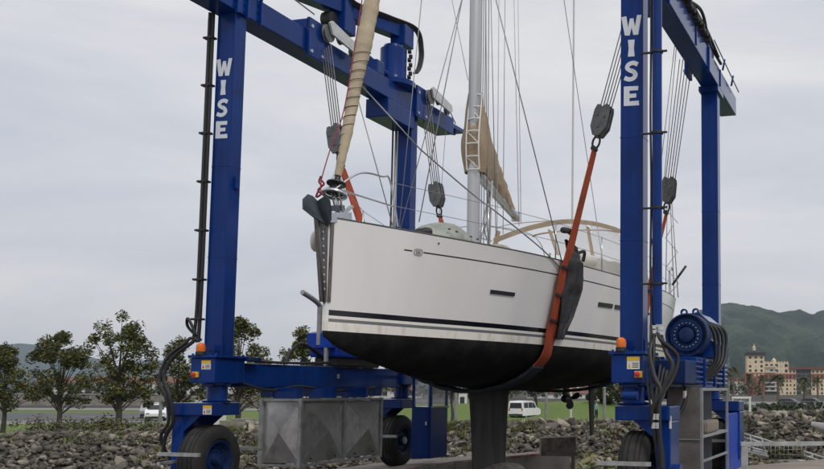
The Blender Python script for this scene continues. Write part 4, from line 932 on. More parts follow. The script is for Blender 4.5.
def sl_side(y, s): return [hp_(y, 3.66, s, .06), hp_(y, 3.2, s, .05), hp_(y, 2.8, s, .04), hp_(y, 2.4, s), hp_low(y, .85, s), hp_low(y, .68, s)]
sl1 = sling(SLN, eLN, eRN, 'near orange lifting sling under the mast, its strap beside a draped black cover', sl_side(SLN, 1), [Vector((1.24, SLN, 4.1)), Vector((1.34, SLN, 3.72))]+sl_side(SLN, -1)[1:], .40, 1)
sl2 = sling(5.8, eLF, eRF+Vector((0, 0, 0)), 'far orange lifting sling towards the stern, mostly hidden by the right columns', sl_side(5.8, 1), sl_side(5.8, -1), .36, 1)
# black cover draped over the rail beside the near sling
rr = []
outl = [(3.95, -.14, .05), (3.88, -.12, .30), (3.80, -.10, .34), (3.62, -.08, .42), (3.40, -.05, .56), (3.22, -.05, .58), (3.0, -.06, .50), (2.75, -.06, .42), (2.52, -.04, .28), (2.38, -.02, .22)]
outl = [tuple(lerp(p_[k], q_[k], t_/3) for k in range(3)) for p_, q_ in zip(outl, outl[1:]) for t_ in range(3)]+[outl[-1]]
for i, (z, a, b) in enumerate(outl):
    i = i/2.2
    row = []
    for q in range(17):
        y = SLN+.12+lerp(a, b*.86, q/16); v = hull_v(y, min(z, 3.62)) if z < 3.63 else hull_v(y, 3.62)-.04
        row.append(Vector((YX+v+.06+.018*math.sin(q*.9+i*.7)+.010*math.sin(q*2.1-i*1.1)+(.05 if 3 < i < 7 else .0)*math.sin(q/16*3.14), y+.008*math.sin(i*2.1+q), z+.012*math.sin(q*1.1+i))))
    rr.append(row)
cvr = MB().sheet(rr, .02).build('chafe_cover', M['cover'], sl1)
MB().tube(curve([H(562, 230, 0, 4.9), H(569, 231, 0, 4.9), H(575, 236, 0, 4.92)], 5), [.03]+[.05]*9+[.03], 8).build('cover_roll', M['cover'], sl1)

# ================================================================== QUAY
def slab(poly, z0, z1, name, m, kind='structure'):
    return tag(MB().prism(poly, (0, 0, z0), (1, 0, 0), (0, 1, 0), (0, 0, z1-z0)).build(name, m, origin=(0, 0, 0)), kind=kind)
slab([(-.85, -6.5), (.80, -6.5), (.80, 6.4), (2.02, 10.4), (1.35, 11.3), (.6, 9.4), (-.85, 6.9)], -4, 0, 'left_pier', M['concrete'])
slab([(5.7, -6.5), (40, -6.5), (44, 36), (15.5, 24), (8.2, 10.16), (6.79, 7.67), (5.7, 6.4)], -4, 0, 'right_hardstand', M['sandy'])
slab([(-40, -60), (60, -60), (60, -6.5), (-40, -6.5)], -4, -.004, 'near_quay', M['concrete'])
cpg = MB(); A0, A1, A2 = Vector((.80, 6.4, 0)), Vector((2.02, 10.4, 0)), Vector((.80, -6.5, 0))
cpg.prism([(.30, -6.4), (.80, -6.4), (.80, 6.4), (2.02, 10.38), (1.5, 10.6), (.30, 6.5)], (0, 0, .004), (1, 0, 0), (0, 1, 0), (0, 0, .05))
tag(cpg.build('pier_coping', M['rust_cap'], origin=(0, 0, 0)), kind='structure')
bk = tag(MB().prism([(0, 0), (.98, 0), (.98, .10), (.93, .10), (.93, .44), (0, .40)], H(541, 456, 2, .06), (.88, .05, 0), (0, 0, 1), (-.25, .55, 0)).build('steel_buffer', M['rusty']), 'rusty brown steel buffer block on the end of the pier behind the keel', 'buffer block')
p_ = H(573, 452, 2, .06); MB().box((p_.x-.04, p_.y-.02, -.5), (p_.x+.04, p_.y+.08, .50), .008).build('end_post', M['rusty'], bk)
# ladder/pile at the pier end
# guard rail on the right hardstand (long pale rail at right)
ra, rb = H(743, 444, 2, .90), H(824, 443.5, 2, .90); rdv = (rb-ra).normalized(); rb2 = ra+rdv*4
gr = empty('guard_rail', (ra.x, ra.y, 0), 'pale galvanised guard rail on posts on the brown quay at the right', 'railing')
MB().bar(ra-rdv*.03, rb2, .06, .05).build('top_rail', M['steel'], gr)
for t in (0.02, 2.0, 4.0-.05):
    p = ra+rdv*t; MB().box((p.x-.04, p.y-.03, 0), (p.x+.04, p.y+.03, .873), .006).build('post', M['steel'], gr)
# gangway beyond the quay going down to a pontoon
def P3(px, py, D): return A(px, py, D)
gw = empty('gangway', P3(770, 452, 24), 'light metal gangway with thin rails sloping down behind the quay guard rail', 'gangway')
mb = MB()
for (x0, y0), (x1, y1) in (((738, 432), (775, 443)), ((738, 436), (773, 446)), ((740, 445), (772, 453)), ((796, 449), (824, 458)), ((796, 453), (824, 462)), ((738, 432), (740, 446)), ((750, 435.5), (752, 450)), ((762, 439), (764, 452)), ((812, 454), (812, 462))):
    mb.tube([P3(x0, y0, 24), P3(x1, y1, 24)], .03, 6)
for i in range(9): mb.tube([P3(739+4*i, 433+1.2*i, 24.02), P3(742+4*i, 446+1.0*i, 24.02)], .014, 5)
mb.build('handrail', M['steel'], gw)
MB().bar(P3(738, 448, 24.4), P3(800, 462, 24.4), .8, .08).build('walkway', M['steel'], gw)
MB().bar(P3(796, 461, 24.4), P3(840, 469, 24.4), .8, .08).build('walkway', M['steel'], gw)

gb0 = H(771, 460, 2, 0); gb1 = H(806, 460, 2, 0); gd = (gb1-gb0).normalized(); gn = Vector((-gd.y, gd.x, 0))
gab = empty('gabion', (gb0+gb1)/2, 'low block of weedy yellow-brown rubble at the edge of the brown quay behind the rail', 'rubble block')
gl = (gb1-gb0).length; rg_ = random.Random(5); mb = MB()
for i in range(420):
    bm = bmesh.new(); bmesh.ops.create_icosphere(bm, subdivisions=1, radius=rg_.uniform(.035, .065)); bm.transform(Matrix.Translation(gb0+gd*rg_.uniform(.04, gl-.04)+gn*rg_.uniform(.05, .45)+Vector((0, 0, rg_.uniform(.02, .30)))) @ Matrix.Diagonal((1.3, .9, .7, 1))); mb.frombm(bm)
mb.build('stone_fill', M['rock_green'], gab); mb = MB()
for i in range(9):
    for a, b in (((0, 0), (0, .34)),): mb.tube([gb0+gd*(gl*i/8)+Vector((0, 0, .0)), gb0+gd*(gl*i/8)+Vector((0, 0, .34))], .006, 5)
for q in range(4): mb.tube([gb0+Vector((0, 0, .01+.11*q)), gb1+Vector((0, 0, .01+.11*q))], .006, 5)
mb.build('wire_basket', M['pipe'], gab)

# ================================================================== TERRAIN, WATER
WL = -3.0
def wmat():
    m, nt, b = new_mat('harbour_water'); b.inputs['Base Color'].default_value = (.02, .03, .028, 1); b.inputs['Roughness'].default_value = .08
    n = N(nt, 'ShaderNodeTexNoise', Scale=1.5, Detail=5); bp = N(nt, 'ShaderNodeBump', Strength=.35, Distance=.1); g = N(nt, 'ShaderNodeNewGeometry'); nt.links.new(g.outputs['Position'], n.inputs['Vector']); nt.links.new(n.outputs[0], bp.inputs['Height']); nt.links.new(bp.outputs[0], b.inputs['Normal'])
    cr_ = ramp(nt, n.outputs[0], [(.3, (.016, .026, .024)), (.7, (.03, .04, .036))]); nt.links.new(cr_, b.inputs['Base Color']); return m
M['water'] = wmat()
tag(MB().add([SD(-120, -20, WL), SD(120, -20, WL), SD(120, 36, WL), SD(-120, 36, WL)], [(0, 1, 2, 3)]).build('water', M['water'], origin=(0, 0, WL)), kind='structure')
def s_of(px, D): return (px-CX)/F*D/1.0
CREST = [(-60, -.3), (-22, -.28), (-16.5, -.22), (-14.5, .0), (-12, .10), (-8, .14), (-4, .16), (0, .24), (3, .50), (8, .60), (30, .5)]   # crest height by lateral metres at D=37
def mound(s, D):
    h = interp([(-44, 0), (-40, .5), (-30, 1.2), (-18, 1.35), (-9, 1.55), (-5, 1.75), (0, 1.2), (6, .4), (11, 0)], s)
    w = math.exp(-((D-112)/9)**2); return h*w
def ground_z(s, D):
    cz = interp(CREST, s)
    if D <= 37: z = lerp(WL-.8, cz, max(0, min(1, (D-23)/14))**.9)
    elif D <= 41: z = cz-.05
    elif D <= 58: z = lerp(cz-.05, -1.5, (D-41)/17)
    else: z = -1.5
    return z+mound(s, D)
Ds = [20, 23]+[24+i for i in range(0, 24)]+[50+2.5*i for i in range(34)]+[140, 200, 300, 500, 900, 1500, 2500, 4000, 7000, 12000]
ss = [-1, -.6, -.35]+[-.25+.5*i/50 for i in range(51)]+[.35, .6, 1]
rows = []
for D in Ds:
    wd_ = max(60, D*1.6); sl = []
    for i in range(91):
        u = -1+2*i/90; s = wd_*(abs(u)**1.5)*(1 if u > 0 else -1); sl.append(SD(s, D, ground_z(s, D)+(.05*math.sin(s*1.3+D)*math.cos(D*.9) if 22 < D < 90 else 0)))
    rows.append(sl)
def ground_mat():
    m, nt, b = new_mat('ground_grass_and_earth'); L = nt.links; g = N(nt, 'ShaderNodeNewGeometry')
    n1 = N(nt, 'ShaderNodeTexNoise', Scale=.22, Detail=6); n2 = N(nt, 'ShaderNodeTexNoise', Scale=6, Detail=8); n3 = N(nt, 'ShaderNodeTexNoise', Scale=.5, Detail=5)
    for n in (n1, n2, n3): L.new(g.outputs['Position'], n.inputs['Vector'])
    grass = ramp(nt, n2.outputs[0], [(.3, (.055, .095, .013)), (.7, (.135, .19, .028))]); earth = ramp(nt, n2.outputs[0], [(.3, (.022, .019, .015)), (.7, (.06, .05, .04))])
    # distance from the camera ground point along the shore normal decides shore earth / grass / town
    vm = N(nt, 'ShaderNodeVectorMath', operation='SUBTRACT'); L.new(g.outputs['Position'], vm.inputs[0]); vm.inputs[1].default_value = (CAM.x, CAM.y, 0)
    dt = N(nt, 'ShaderNodeVectorMath', operation='DOT_PRODUCT'); L.new(vm.outputs[0], dt.inputs[0]); dt.inputs[1].default_value = tuple(FH)
    def mx(f, a, c): n = N(nt, 'ShaderNodeMix', data_type='RGBA'); L.new(f, n.inputs[0]); L.new(a, n.inputs[6]); L.new(c, n.inputs[7]); return n.outputs[2]
    patch = ramp(nt, n3.outputs[0], [(.60, (0, 0, 0)), (.66, (1, 1, 1))])
    shore = mx(patch, earth, grass)
    f1 = N(nt, 'ShaderNodeMapRange'); L.new(dt.outputs['Value'], f1.inputs[0]); f1.inputs[1].default_value = 35.5; f1.inputs[2].default_value = 38
    c = mx(f1.outputs[0], shore, grass)
    f2 = N(nt, 'ShaderNodeMapRange'); L.new(dt.outputs['Value'], f2.inputs[0]); f2.inputs[1].default_value = 120; f2.inputs[2].default_value = 150
    c = mx(f2.outputs[0], c, earth)
    L.new(c, b.inputs['Base Color']); b.inputs['Roughness'].default_value = .95
    bp = N(nt, 'ShaderNodeBump', Strength=.6, Distance=.1); L.new(n2.outputs[0], bp.inputs['Height']); L.new(bp.outputs[0], b.inputs['Normal'])
    return m
M['ground'] = ground_mat()
tag(MB().sheet(rows).build('ground', M['ground'], origin=(0, 0, 0)), kind='structure')
# road and car park on the left and far road on the right
def quad_sheet(name, m, s0, s1, D0, D1, z=-1.496):
    return tag(MB().add([SD(s0, D0, z), SD(s1, D0, z), SD(s1, D1, z), SD(s0, D1, z)], [(0, 1, 2, 3)]).build(name, m), kind='structure')
quad_sheet('car_park', M['asphalt'], -150, -42, 90, 117.9); quad_sheet('road', M['road_light'], -190, 160, 133, 146)
quad_sheet('far_car_park', M['asphalt'], -220, -40, 215, 270)
kb = MB().bar(SD(-120, 86, -1.44), SD(-36, 86, -1.44), .5, .13); tag(kb.build('kerb', M['kerb']), kind='structure')
quad_sheet('pavement', M['road_light'], -120, -32, 82, 89.9, -1.494)
mb = MB()
for i in range(14): mb.add([SD(-60+2.6*i, 99, -1.49), SD(-59.88+2.6*i, 99, -1.49), SD(-60.4+2.6*i, 104, -1.49), SD(-60.52+2.6*i, 104, -1.49)], [(0, 1, 2, 3)])
tag(mb.build('parking_lines', M['paint_white']), kind='structure')
quad_sheet('promenade', M['road_light'], -10, 90, 190, 230)

# ------------------------------------------------------------------ riprap
def rock_mesh(seed, m, sub=2):
    rnd = random.Random(seed); bm = bmesh.new(); bmesh.ops.create_icosphere(bm, subdivisions=sub, radius=.5)
    sx, sy, sz = rnd.uniform(1.1, 1.9), rnd.uniform(.7, 1.05), rnd.uniform(.45, .75)
    planes = [(Vector((rnd.uniform(-1, 1), rnd.uniform(-1, 1), rnd.uniform(-1, 1))).normalized(), rnd.uniform(.20, .38)) for _ in range(11)]
    for v in bm.verts:
        for n, d in planes:
            k = v.co.dot(n)
            if k > d: v.co -= n*(k-d)
        v.co += v.co.normalized()*rnd.uniform(-.02, .02); v.co = Vector((v.co.x*sx, v.co.y*sy, v.co.z*sz))
    me = bpy.data.meshes.new('boulder'); bm.to_mesh(me); bm.free(); me.materials.append(m); return me
RM = [rock_mesh(i, M['rock%d' % (i % 4)]) for i in range(12)]+[rock_mesh(40+i, M['rock_green']) for i in range(3)]
RL_ = [rock_mesh(80+i, M['rock%d' % (i % 4)], 1) for i in range(12)]+[rock_mesh(120+i, M['rock_green'], 1) for i in range(3)]
rnd = random.Random(11); cand = []
for i in range(19000):
    D = rnd.uniform(27.5, 38.2); s = rnd.uniform(-24, 9.5)
    if D > 37.3 and rnd.random() < .4: continue
    size = rnd.choice((.13, .15, .17, .20, .23, .26, .31, .40))*(1.0 if D < 36.2 else 1.2)*rnd.uniform(.9, 1.2)
    cand.append((D, s, ground_z(s, D)+rnd.uniform(-.03, .16), size))
def px_of(p):
    d = p-CAM; return CX+F*d.dot(rt)/d.dot(fw), CY-F*d.dot(up)/d.dot(fw)
ind, bulk = [], []
for c in cand:
    x, y = px_of(SD(c[1], c[0], c[2])); vis = 0 < x < 824 and y < 472
    clear = vis and ((120 < x < 195) or (232 < x < 262) or (380 < x < 398) or (440 < x < 475) or (508 < x < 620) or (733 < x < 824))
    (ind if clear else bulk).append(c)
ind.sort(key=lambda c: -c[3]/c[0]); bulk += ind[290:]; ind = ind[:290]
def rock_mx(c):
    return Matrix.Translation(SD(c[1], c[0], c[2])) @ Matrix.Rotation(rnd.uniform(0, 6.28), 4, 'Z') @ Matrix.Rotation(rnd.uniform(-.9, .9), 4, 'X') @ Matrix.Rotation(rnd.uniform(-.9, .9), 4, 'Y') @ Matrix.Diagonal((c[3], c[3], c[3], 1))
def pick(c, RM=RM):
    low = c[2] < -.55 and c[1] > -4
    return rnd.choice(RM[12:]) if (low and rnd.random() < .6) else rnd.choice(RM[:12])
for c in ind:
    o = bpy.data.objects.new('boulder', pick(c)); COL.objects.link(o); o.matrix_world = rock_mx(c)
    tag(o, 'angular grey-brown boulder in the riprap bank behind the boat lift', 'boulder', 'boulders of the riprap bank')
import numpy as np
mats_all = [M['rock0'], M['rock1'], M['rock2'], M['rock3'], M['rock_green']]
VV, FF, MI, off = [], [], [], 0; cache = {}
for c in bulk:
    me = pick(c, RL_)
    if me.name not in cache:
        cache[me.name] = (np.array([tuple(v.co)+(1,) for v in me.vertices]), np.array([tuple(p.vertices) for p in me.polygons]), mats_all.index(me.materials[0]))
    v, f, mi = cache[me.name]; VV.append((v @ np.array(rock_mx(c)).T)[:, :3]); FF.append(f+off); MI += [mi]*len(f); off += len(v)
VV = np.concatenate(VV); FF = np.concatenate(FF)
me = bpy.data.meshes.new('riprap_rubble'); me.vertices.add(len(VV)); me.vertices.foreach_set('co', VV.ravel()); me.loops.add(FF.size); me.loops.foreach_set('vertex_index', FF.ravel())
me.polygons.add(len(FF)); me.polygons.foreach_set('loop_start', np.arange(0, FF.size, 3)); me.polygons.foreach_set('material_index', MI); me.update(); me.validate()
for m in mats_all: me.materials.append(m)
me.polygons.foreach_set('material_index', MI)
o = bpy.data.objects.new('riprap_rubble', me); COL.objects.link(o); tag(o, 'mass of smaller grey-brown stones filling the riprap bank', 'rubble', kind='stuff')

# ------------------------------------------------------------------ trees
def leaf_quads(mb, c, n, rad, size, rnd, flat=.8):
    for _ in range(n):
        d = Vector((rnd.gauss(0, 1), rnd.gauss(0, 1), rnd.gauss(0, 1)*flat)).normalized()*rad*rnd.random()**.45; p = c+d
        u = Vector((rnd.gauss(0, 1), rnd.gauss(0, 1), rnd.gauss(0, .6))).normalized(); v = u.orthogonal().normalized(); w = u.cross(v); a = rnd.uniform(0, 6.28); v = v*math.cos(a)+w*math.sin(a); s = size*rnd.uniform(.6, 1.3)
        mb.add([p-u*s, p+v*s*.38-u*s*.1, p+u*s, p-v*s*.38], [(0, 1, 2, 3)])
def tree(base, h, cr, seed, label, leaf='leaf', size=.115, clumps=46, per=150, trunk_h=.32, cat='tree', group=None, lean=0, squash=1.0, name='broadleaf_tree'):
    rnd = random.Random(seed); base = Vector(base); root = empty(name, base, label, cat, group)
    tb = MB(); top = base+Vector((lean, 0, h*.62)); pts = [base-Vector((0, 0, .2)), base+Vector((lean*.2+.1, 0, h*.2)), base+Vector((lean*.5-.05, 0, h*.4)), top]; rr = [h*.028, h*.022, h*.016, h*.006]
    tb.tube(curve(pts, 3), [lerp(h*.028, h*.006, i/9) for i in range(10)], 8)
    lb = MB()
    for i in range(clumps):
        z = rnd.uniform(trunk_h, 1.0); prof = math.sin(math.pi*min(1, max(.02, (z-trunk_h+.12)/(1.12-trunk_h)))**.85)**.7
        a = rnd.uniform(0, 6.28); r_ = cr*prof*rnd.uniform(.25, 1.05); c = base+Vector((lean*z+r_*math.cos(a), r_*math.sin(a), h*(z*.93)))
        leaf_quads(lb, c, int(per*rnd.uniform(.4, 1.4)), rnd.uniform(.22, .55)*cr*.40+.10, size, rnd)
        if i % 2 == 0:
            t = min(1, max(.3, z*.8)); st = base+Vector((lean*t, 0, h*.62*t)); tb.tube([st, st.lerp(c, .5)+Vector((0, 0, .1)), c], [h*.006, h*.004, h*.0015], 5)
    tb.build('trunk', M['bark'], root); lb.build('crown', M[leaf], root); return root
tree(G(119, 58, -1.5), 8.0, 2.3, 1, 'dark magnolia left of the parked white car, tallest tree at the left edge', clumps=60)
tree(G(178, 62, -1.5), 6.4, 2.1, 2, 'dark leafy tree just left of the lettered left column, over the red roofed houses', clumps=48)
tree(G(238, 60, -1.5), 7.7, 2.3, 3, 'leafy tree directly behind the left lettered column, topping out to its right', clumps=62)
tree(G(264, 63, -1.5), 6.0, 1.3, 31, 'thin-crowned small tree just right of the left lettered column', clumps=16, per=34)
tree(G(302, 61, -1.5), 7.2, 1.7, 4, 'rounded leafy tree under the bow beside the bent exhaust pipe', clumps=52)
tree(G(356, 63, -1.5), 5.7, 2.2, 5, 'leafy tree partly hidden behind the bright blue engine hood', clumps=40)
tree(G(60, 60, -1.5), 7.0, 2.2, 6, 'broad dark magnolia at the far left beyond the car park kerb', clumps=56)
tree(G(5, 63, -1.5), 6.2, 2.0, 61, 'dark magnolia at the outermost left edge of the view', clumps=50)
tree(G(452, 70, -1.5), 5.8, 1.5, 7, 'slim dark-trunked tree behind the hull just left of the keel', leaf='leaf_dark', clumps=26, trunk_h=.55)
tree(G(536, 104, -1.2), 5.6, 2.0, 8, 'dark tree behind the white van with its crown under the hull', leaf='leaf_dark', clumps=36, trunk_h=.45)
tree(G(505, 90, -1.5), 5.6, 1.8, 9, 'dark tree behind the keel, left of the white van', leaf='leaf_dark', clumps=30, trunk_h=.45)
tree(G(612, 110, -1.5), 4.6, 3.0, 10, 'low dark tree behind the long beige wall', leaf='leaf_dark', clumps=30, size=.2, trunk_h=.3)
# shrubs on the left shore
for i, (px, D, z, h, cr) in enumerate(((152, 38.5, -.25, .42, 1.0), (122, 39, -.2, .8, 1.3), (178, 38, -.35, .40, .9), (90, 39, -.2, .8, 1.1), (50, 39.5, -.2, .9, 1.2), (131, 56, -1.5, 2.0, 1.1))):
    lb = ['brown dry shrub on the shore below the parked car', 'greenish shrub at the foot of the tallest left tree', 'low brown shrub beside the hoses of the left wheel fork', 'brown shrub in the second place from the left on the shore', 'leftmost brown shrub on the shore', 'green hedge-like bush between the tall left tree and the car park'][i]
    rnd2 = random.Random(70+i); g = G(px, D, z); mb = MB()
    for q in range(16):
        a = rnd2.uniform(0, 6.28); r_ = cr*rnd2.random()**.5; leaf_quads(mb, g+Vector((r_*math.cos(a), r_*math.sin(a), h*rnd2.uniform(.1, .8)*(1-.5*r_/cr))), 46, .34, .075, rnd2)
    sh = empty('shrub', g, lb, 'shrub'); mb.build('foliage', M['leaf'] if i in (1, 5) else M['leaf_shrub'], sh)
    st = MB()
    for q in range(6):
        a = q*1.05; st.tube([g-Vector((0, 0, .1)), g+Vector((cr*.5*math.cos(a), cr*.5*math.sin(a), h*.6))], [.025, .01], 5)
    st.build('stems', M['bark'], sh)
# palms
def palm(base, h, seed, rnd_cr=2.2):
    rnd = random.Random(seed); base = Vector(base); root = empty('palm_tree', base, 'x', 'palm tree', 'palms along the promenade')
    top = base+Vector((rnd.uniform(-.3, .3), 0, h)); MB().tube([base, base.lerp(top, .5)+Vector((.08, 0, 0)), top], [.30, .23, .20], 8).build('trunk', M['palm_trunk'], root)
    mb = MB()
    for i in range(30):
        a = rnd.uniform(0, 6.28); el = rnd.uniform(-.75, 1.2); L = rnd_cr*rnd.uniform(.8, 1.1); d = Vector((math.cos(a), math.sin(a), 0)); sd = Vector((-math.sin(a), math.cos(a), 0)); pts = []
        for k in range(6):
            t = k/5; pts.append(top+d*(L*t*math.cos(el*.8))+Vector((0, 0, L*(math.sin(el)*t-.75*t*t))))
        for k in range(5):
            p, q = pts[k], pts[k+1]
            for j in range(2):
                m_ = p.lerp(q, j/2); w = .42*(1-((k+j/2)/5.5)**2)+.06
                for sg in (1, -1): mb.add([m_, m_+(q-p)*.42, m_+(q-p)*.75+sd*sg*w-Vector((0, 0, w*.45)), m_+(q-p)*.5+sd*sg*w*.8-Vector((0, 0, w*.5))], [(0, 1, 2, 3)])
    mb.build('crown', M['palm'], root); return root
plist = [(727, 190, 6.0, 0), (734, 215, 7.6, 0), (748, 240, 6.4, 0), (763, 230, 6.0, 1), (778, 170, 5.2, 1), (804, 180, 4.9, 2), (818, 215, 5.4, 2)]
plab = ['palm right beside the far right blue column', 'tallest palm, just left of the tower', 'palm below the dark roofed tower', 'palm below the right edge of the tower', 'full-headed palm in front of the crenellated cream block', 'low palm before the grey glazed bay', 'palm nearest the right edge of the picture']
for i, (px, D, h, k) in enumerate(plist):
    p = palm(G(px, D, -1.5), h, 200+i, 1.7+.2*(i % 3)); p['label'] = plab[i]
# far hedge-like mass behind the rocks on the right and left
def wood(name, px0, px1, D, zt0, n, seed, label, leaf='far_leaf', size=.45, rad=1.2, z0=-1.5):
    rnd = random.Random(seed); mb = MB()
    for i in range(n):
        px = rnd.uniform(px0, px1); d = D*rnd.uniform(.95, 1.05); g = G(px, d, z0); hh = zt0*rnd.uniform(.35, 1); leaf_quads(mb, g+Vector((0, 0, hh*.6)), 30, rad*rnd.uniform(.6, 1.1), size, rnd)
    return tag(mb.build(name, M[leaf]), label, 'trees', kind='stuff')
wood('distant_trees', 560, 760, 330, 7, 150, 5, 'line of distant dark trees in front of the town', size=.55, rad=1.8)
wood('distant_trees', -20, 180, 300, 7, 120, 6, 'line of distant trees behind the car park', size=.55, rad=1.8)
wood('distant_trees', 240, 560, 290, 6, 170, 8, 'line of distant trees seen under the yacht', size=.5, rad=1.7)
wood('hedge', 735, 840, 128, 1.6, 60, 7, 'low dark hedge along the far road', leaf='leaf_dark', size=.25, rad=.6)

# weeds along the crest of the bank
M['weed'] = leaf_mat('weed_leaf', (.045, .06, .012), (.10, .12, .025), (.17, .18, .05))
rw = random.Random(3); mb = MB()
for i in range(800):
    s_ = rw.choice((rw.uniform(-17, -13), rw.uniform(-9.5, 2), rw.uniform(-24, 9))); D_ = rw.gauss(36.6, .7) if rw.random() < .65 else rw.uniform(31, 37)
    if math.sin(s_*2.3+D_)+math.sin(s_*.9) < -.2: continue
    g = SD(s_, D_, ground_z(s_, D_)+.12)
    for q in range(16):
        a = rw.uniform(0, 6.28); d = Vector((math.cos(a), math.sin(a), 0)); b0 = g+d*rw.uniform(0, .28); h_ = rw.uniform(.06, .22); w_ = Vector((-d.y, d.x, 0))*.02
        mb.add([b0-w_, b0+w_, b0+d*.06+Vector((0, 0, h_))], [(0, 1, 2)])
tag(mb.build('weeds', M['weed']), 'yellow-green weeds growing between the stones along the bank crest', 'weeds', kind='stuff')

# ------------------------------------------------------------------ vehicles
def car(loc, rz, prof, wid, paint, label, cat, wheels, win, name, group=None):
    """prof: side outline (x along length, z); win: glazed side outline"""
    root = empty(name, (0, 0, 0), label, cat, group)
    mb = MB(); n = len(prof); rows_ = []
    for t, ins in ((-1, .06), (-.93, 0), (.93, 0), (1, .06)):
        cx_ = sum(p[0] for p in prof)/n; rows_.append([Vector((cx_+(x-cx_)*(1-ins*.15), t*wid/2*(1-max(0, z-.95)*.13), .28+(z-.28)*(1-ins*.12))) for x, z in prof]+[Vector((cx_+(prof[0][0]-cx_)*(1-ins*.15), t*wid/2*(1-max(0, prof[0][1]-.95)*.13), .28+(prof[0][1]-.28)*(1-ins*.12)))])
    mb.sheet(rows_); mb.add(rows_[0][:-1], [tuple(range(n))]); mb.add(rows_[-1][:-1], [tuple(range(n))]); mb.build('body', paint, root)
    for s in (-1, 1):
        for wp in win['side']:
            zs = [z for _, z in wp]; mb = MB(); zc = sum(zs)/len(zs)
            pts = [Vector((x, s*(wid/2*(1-max(0, z-.95)*.13)+.006), z)) for x, z in wp]; k = len(pts)
            mb.add(pts+[p-Vector((0, s*.02, 0)) for p in pts], [tuple(range(k)), tuple(range(2*k-1, k-1, -1))]+[(i, (i+1) % k, (i+1) % k+k, i+k) for i in range(k)]); mb.build('window', M['glass'], root)
    for (x0, z0, x1, z1, nm) in win['ends']:
        w = wid*.40; sgn = 1 if nm == 'windscreen' else -1
        a = [Vector((x0+sgn*.012, -w, z0)), Vector((x0+sgn*.012, w, z0)), Vector((x1+sgn*.012, w*.9, z1)), Vector((x1+sgn*.012, -w*.9, z1))]
        MB().add(a+[p-Vector((sgn*.02, 0, 0)) for p in a], [(0, 1, 2, 3), (7, 6, 5, 4), (0, 4, 5, 1), (1, 5, 6, 2), (2, 6, 7, 3), (3, 7, 4, 0)]).build(nm, M['glass'], root)
    x0 = min(p[0] for p in prof); x1 = max(p[0] for p in prof)
    for s in (-1, 1):
        MB().box((x0-.012, s*wid*.42-.06, .8), (x0+.05, s*wid*.42+.06, 1.10), .01).build('taillight', M['red'], root)
        MB().box((x1-.16, s*wid*.36-.15, .66), (x1+.012, s*wid*.36+.15, .80), .02).build('headlight', M['steel'], root)
    MB().box((x0-.02, -.26, .52), (x0+.02, .26, .64)).build('number_plate', M['sticker'], root)
    MB().box((x0-.03, -wid*.46, .34), (x0+.1, wid*.46, .5), .02).build('bumper', M['black'], root); MB().box((x1-.1, -wid*.46, .30), (x1+.03, wid*.46, .48), .02).build('bumper', M['black'], root)
    for wx in wheels:
        for s in (-1, 1):
            w = empty('wheel', (wx, s*wid*.43, .32), None, None); w.parent = root; w.location = (wx, s*wid*.43, .32)
            MB().lathe([(-.1, .20), (-.1, .30), (-.06, .32), (.06, .32), (.1, .30), (.1, .20), (-.1, .20)], (wx, s*wid*.43, .32), (0, 1, 0), 20).build('tyre', M['tyre'], w)
            MB().lathe([(s*.09, .205), (s*.07, .14), (s*.09, .05), (s*.09, .001)], (wx, s*wid*.43, .32), (0, 1, 0), 16).build('rim', M['steel'], w)
    root.location = loc; root.rotation_euler = (0, 0, rz); return root
VAN = [(0, .32), (0, 1.0), (.06, 1.72), (.2, 1.82), (2.3, 1.84), (2.75, 1.72), (3.35, 1.12), (4.05, .98), (4.2, .8), (4.2, .34)]
van = car(G(518.5, 99, -1.5)+Vector((.2, -1.2, 0)), R(86), VAN, 1.72, M['white_paint'], 'small white van parked behind the riprap, its rear doors facing the camera', 'van', (.75, 3.35),
          {'side': [[(.25, 1.12), (.28, 1.62), (1.2, 1.66), (1.2, 1.12)], [(1.35, 1.12), (1.35, 1.66), (2.2, 1.66), (2.2, 1.12)], [(2.3, 1.12), (2.3, 1.66), (2.65, 1.6), (3.1, 1.12)]], 'ends': [(.005, 1.08, .045, 1.62, 'rear_window'), (3.33, 1.15, 2.80, 1.70, 'windscreen')]}, 'parked_van')
SUV = [(0, .36), (-.02, .95), (.35, 1.45), (.8, 1.58), (2.1, 1.60), (2.5, 1.52), (3.15, 1.05), (4.05, .92), (4.28, .72), (4.25, .34)]
HATW = {'side': [[(.45, 1.0), (.62, 1.42), (1.35, 1.48), (1.35, 1.0)], [(1.45, 1.0), (1.45, 1.48), (2.15, 1.48), (2.85, 1.02)]], 'ends': [(.02, 1.02, .34, 1.42, 'rear_window'), (3.12, 1.08, 2.52, 1.50, 'windscreen')]}
suv = car(G(158, 92, -1.5), R(-50), SUV, 1.75, M['white_paint'], 'white car parked at left with its bonnet towards the camera, behind the grey lamp post', 'car', (.8, 3.4), HATW, 'parked_car')
suv2 = car(G(152, 101, -1.5), R(-50), SUV, 1.72, M['silver_paint'], 'white-grey car parked behind and left of the white car', 'car', (.8, 3.4), HATW, 'parked_car')
dk1 = car(G(172, 240, -1.5), R(5), SUV, 1.75, M['dark_paint'], 'x', 'car', (.8, 3.4), HATW, 'parked_car', 'cars in the distant row')
silv = car(G(186, 240, -1.5), R(8), SUV, 1.75, M['silver_paint'], 'x', 'car', (.8, 3.4), HATW, 'parked_car', 'cars in the distant row')
def copy_deep(root, loc, rz, label):
    r = root.copy(); COL.objects.link(r); r.location = loc; r.rotation_euler = (0, 0, rz); r['label'] = label; r['category'] = 'car'; r['group'] = 'cars in the distant row'
    for ch in root.children:
        c = ch.copy(); COL.objects.link(c); c.parent = r
        for g in ch.children: d = g.copy(); COL.objects.link(d); d.parent = c
    return r
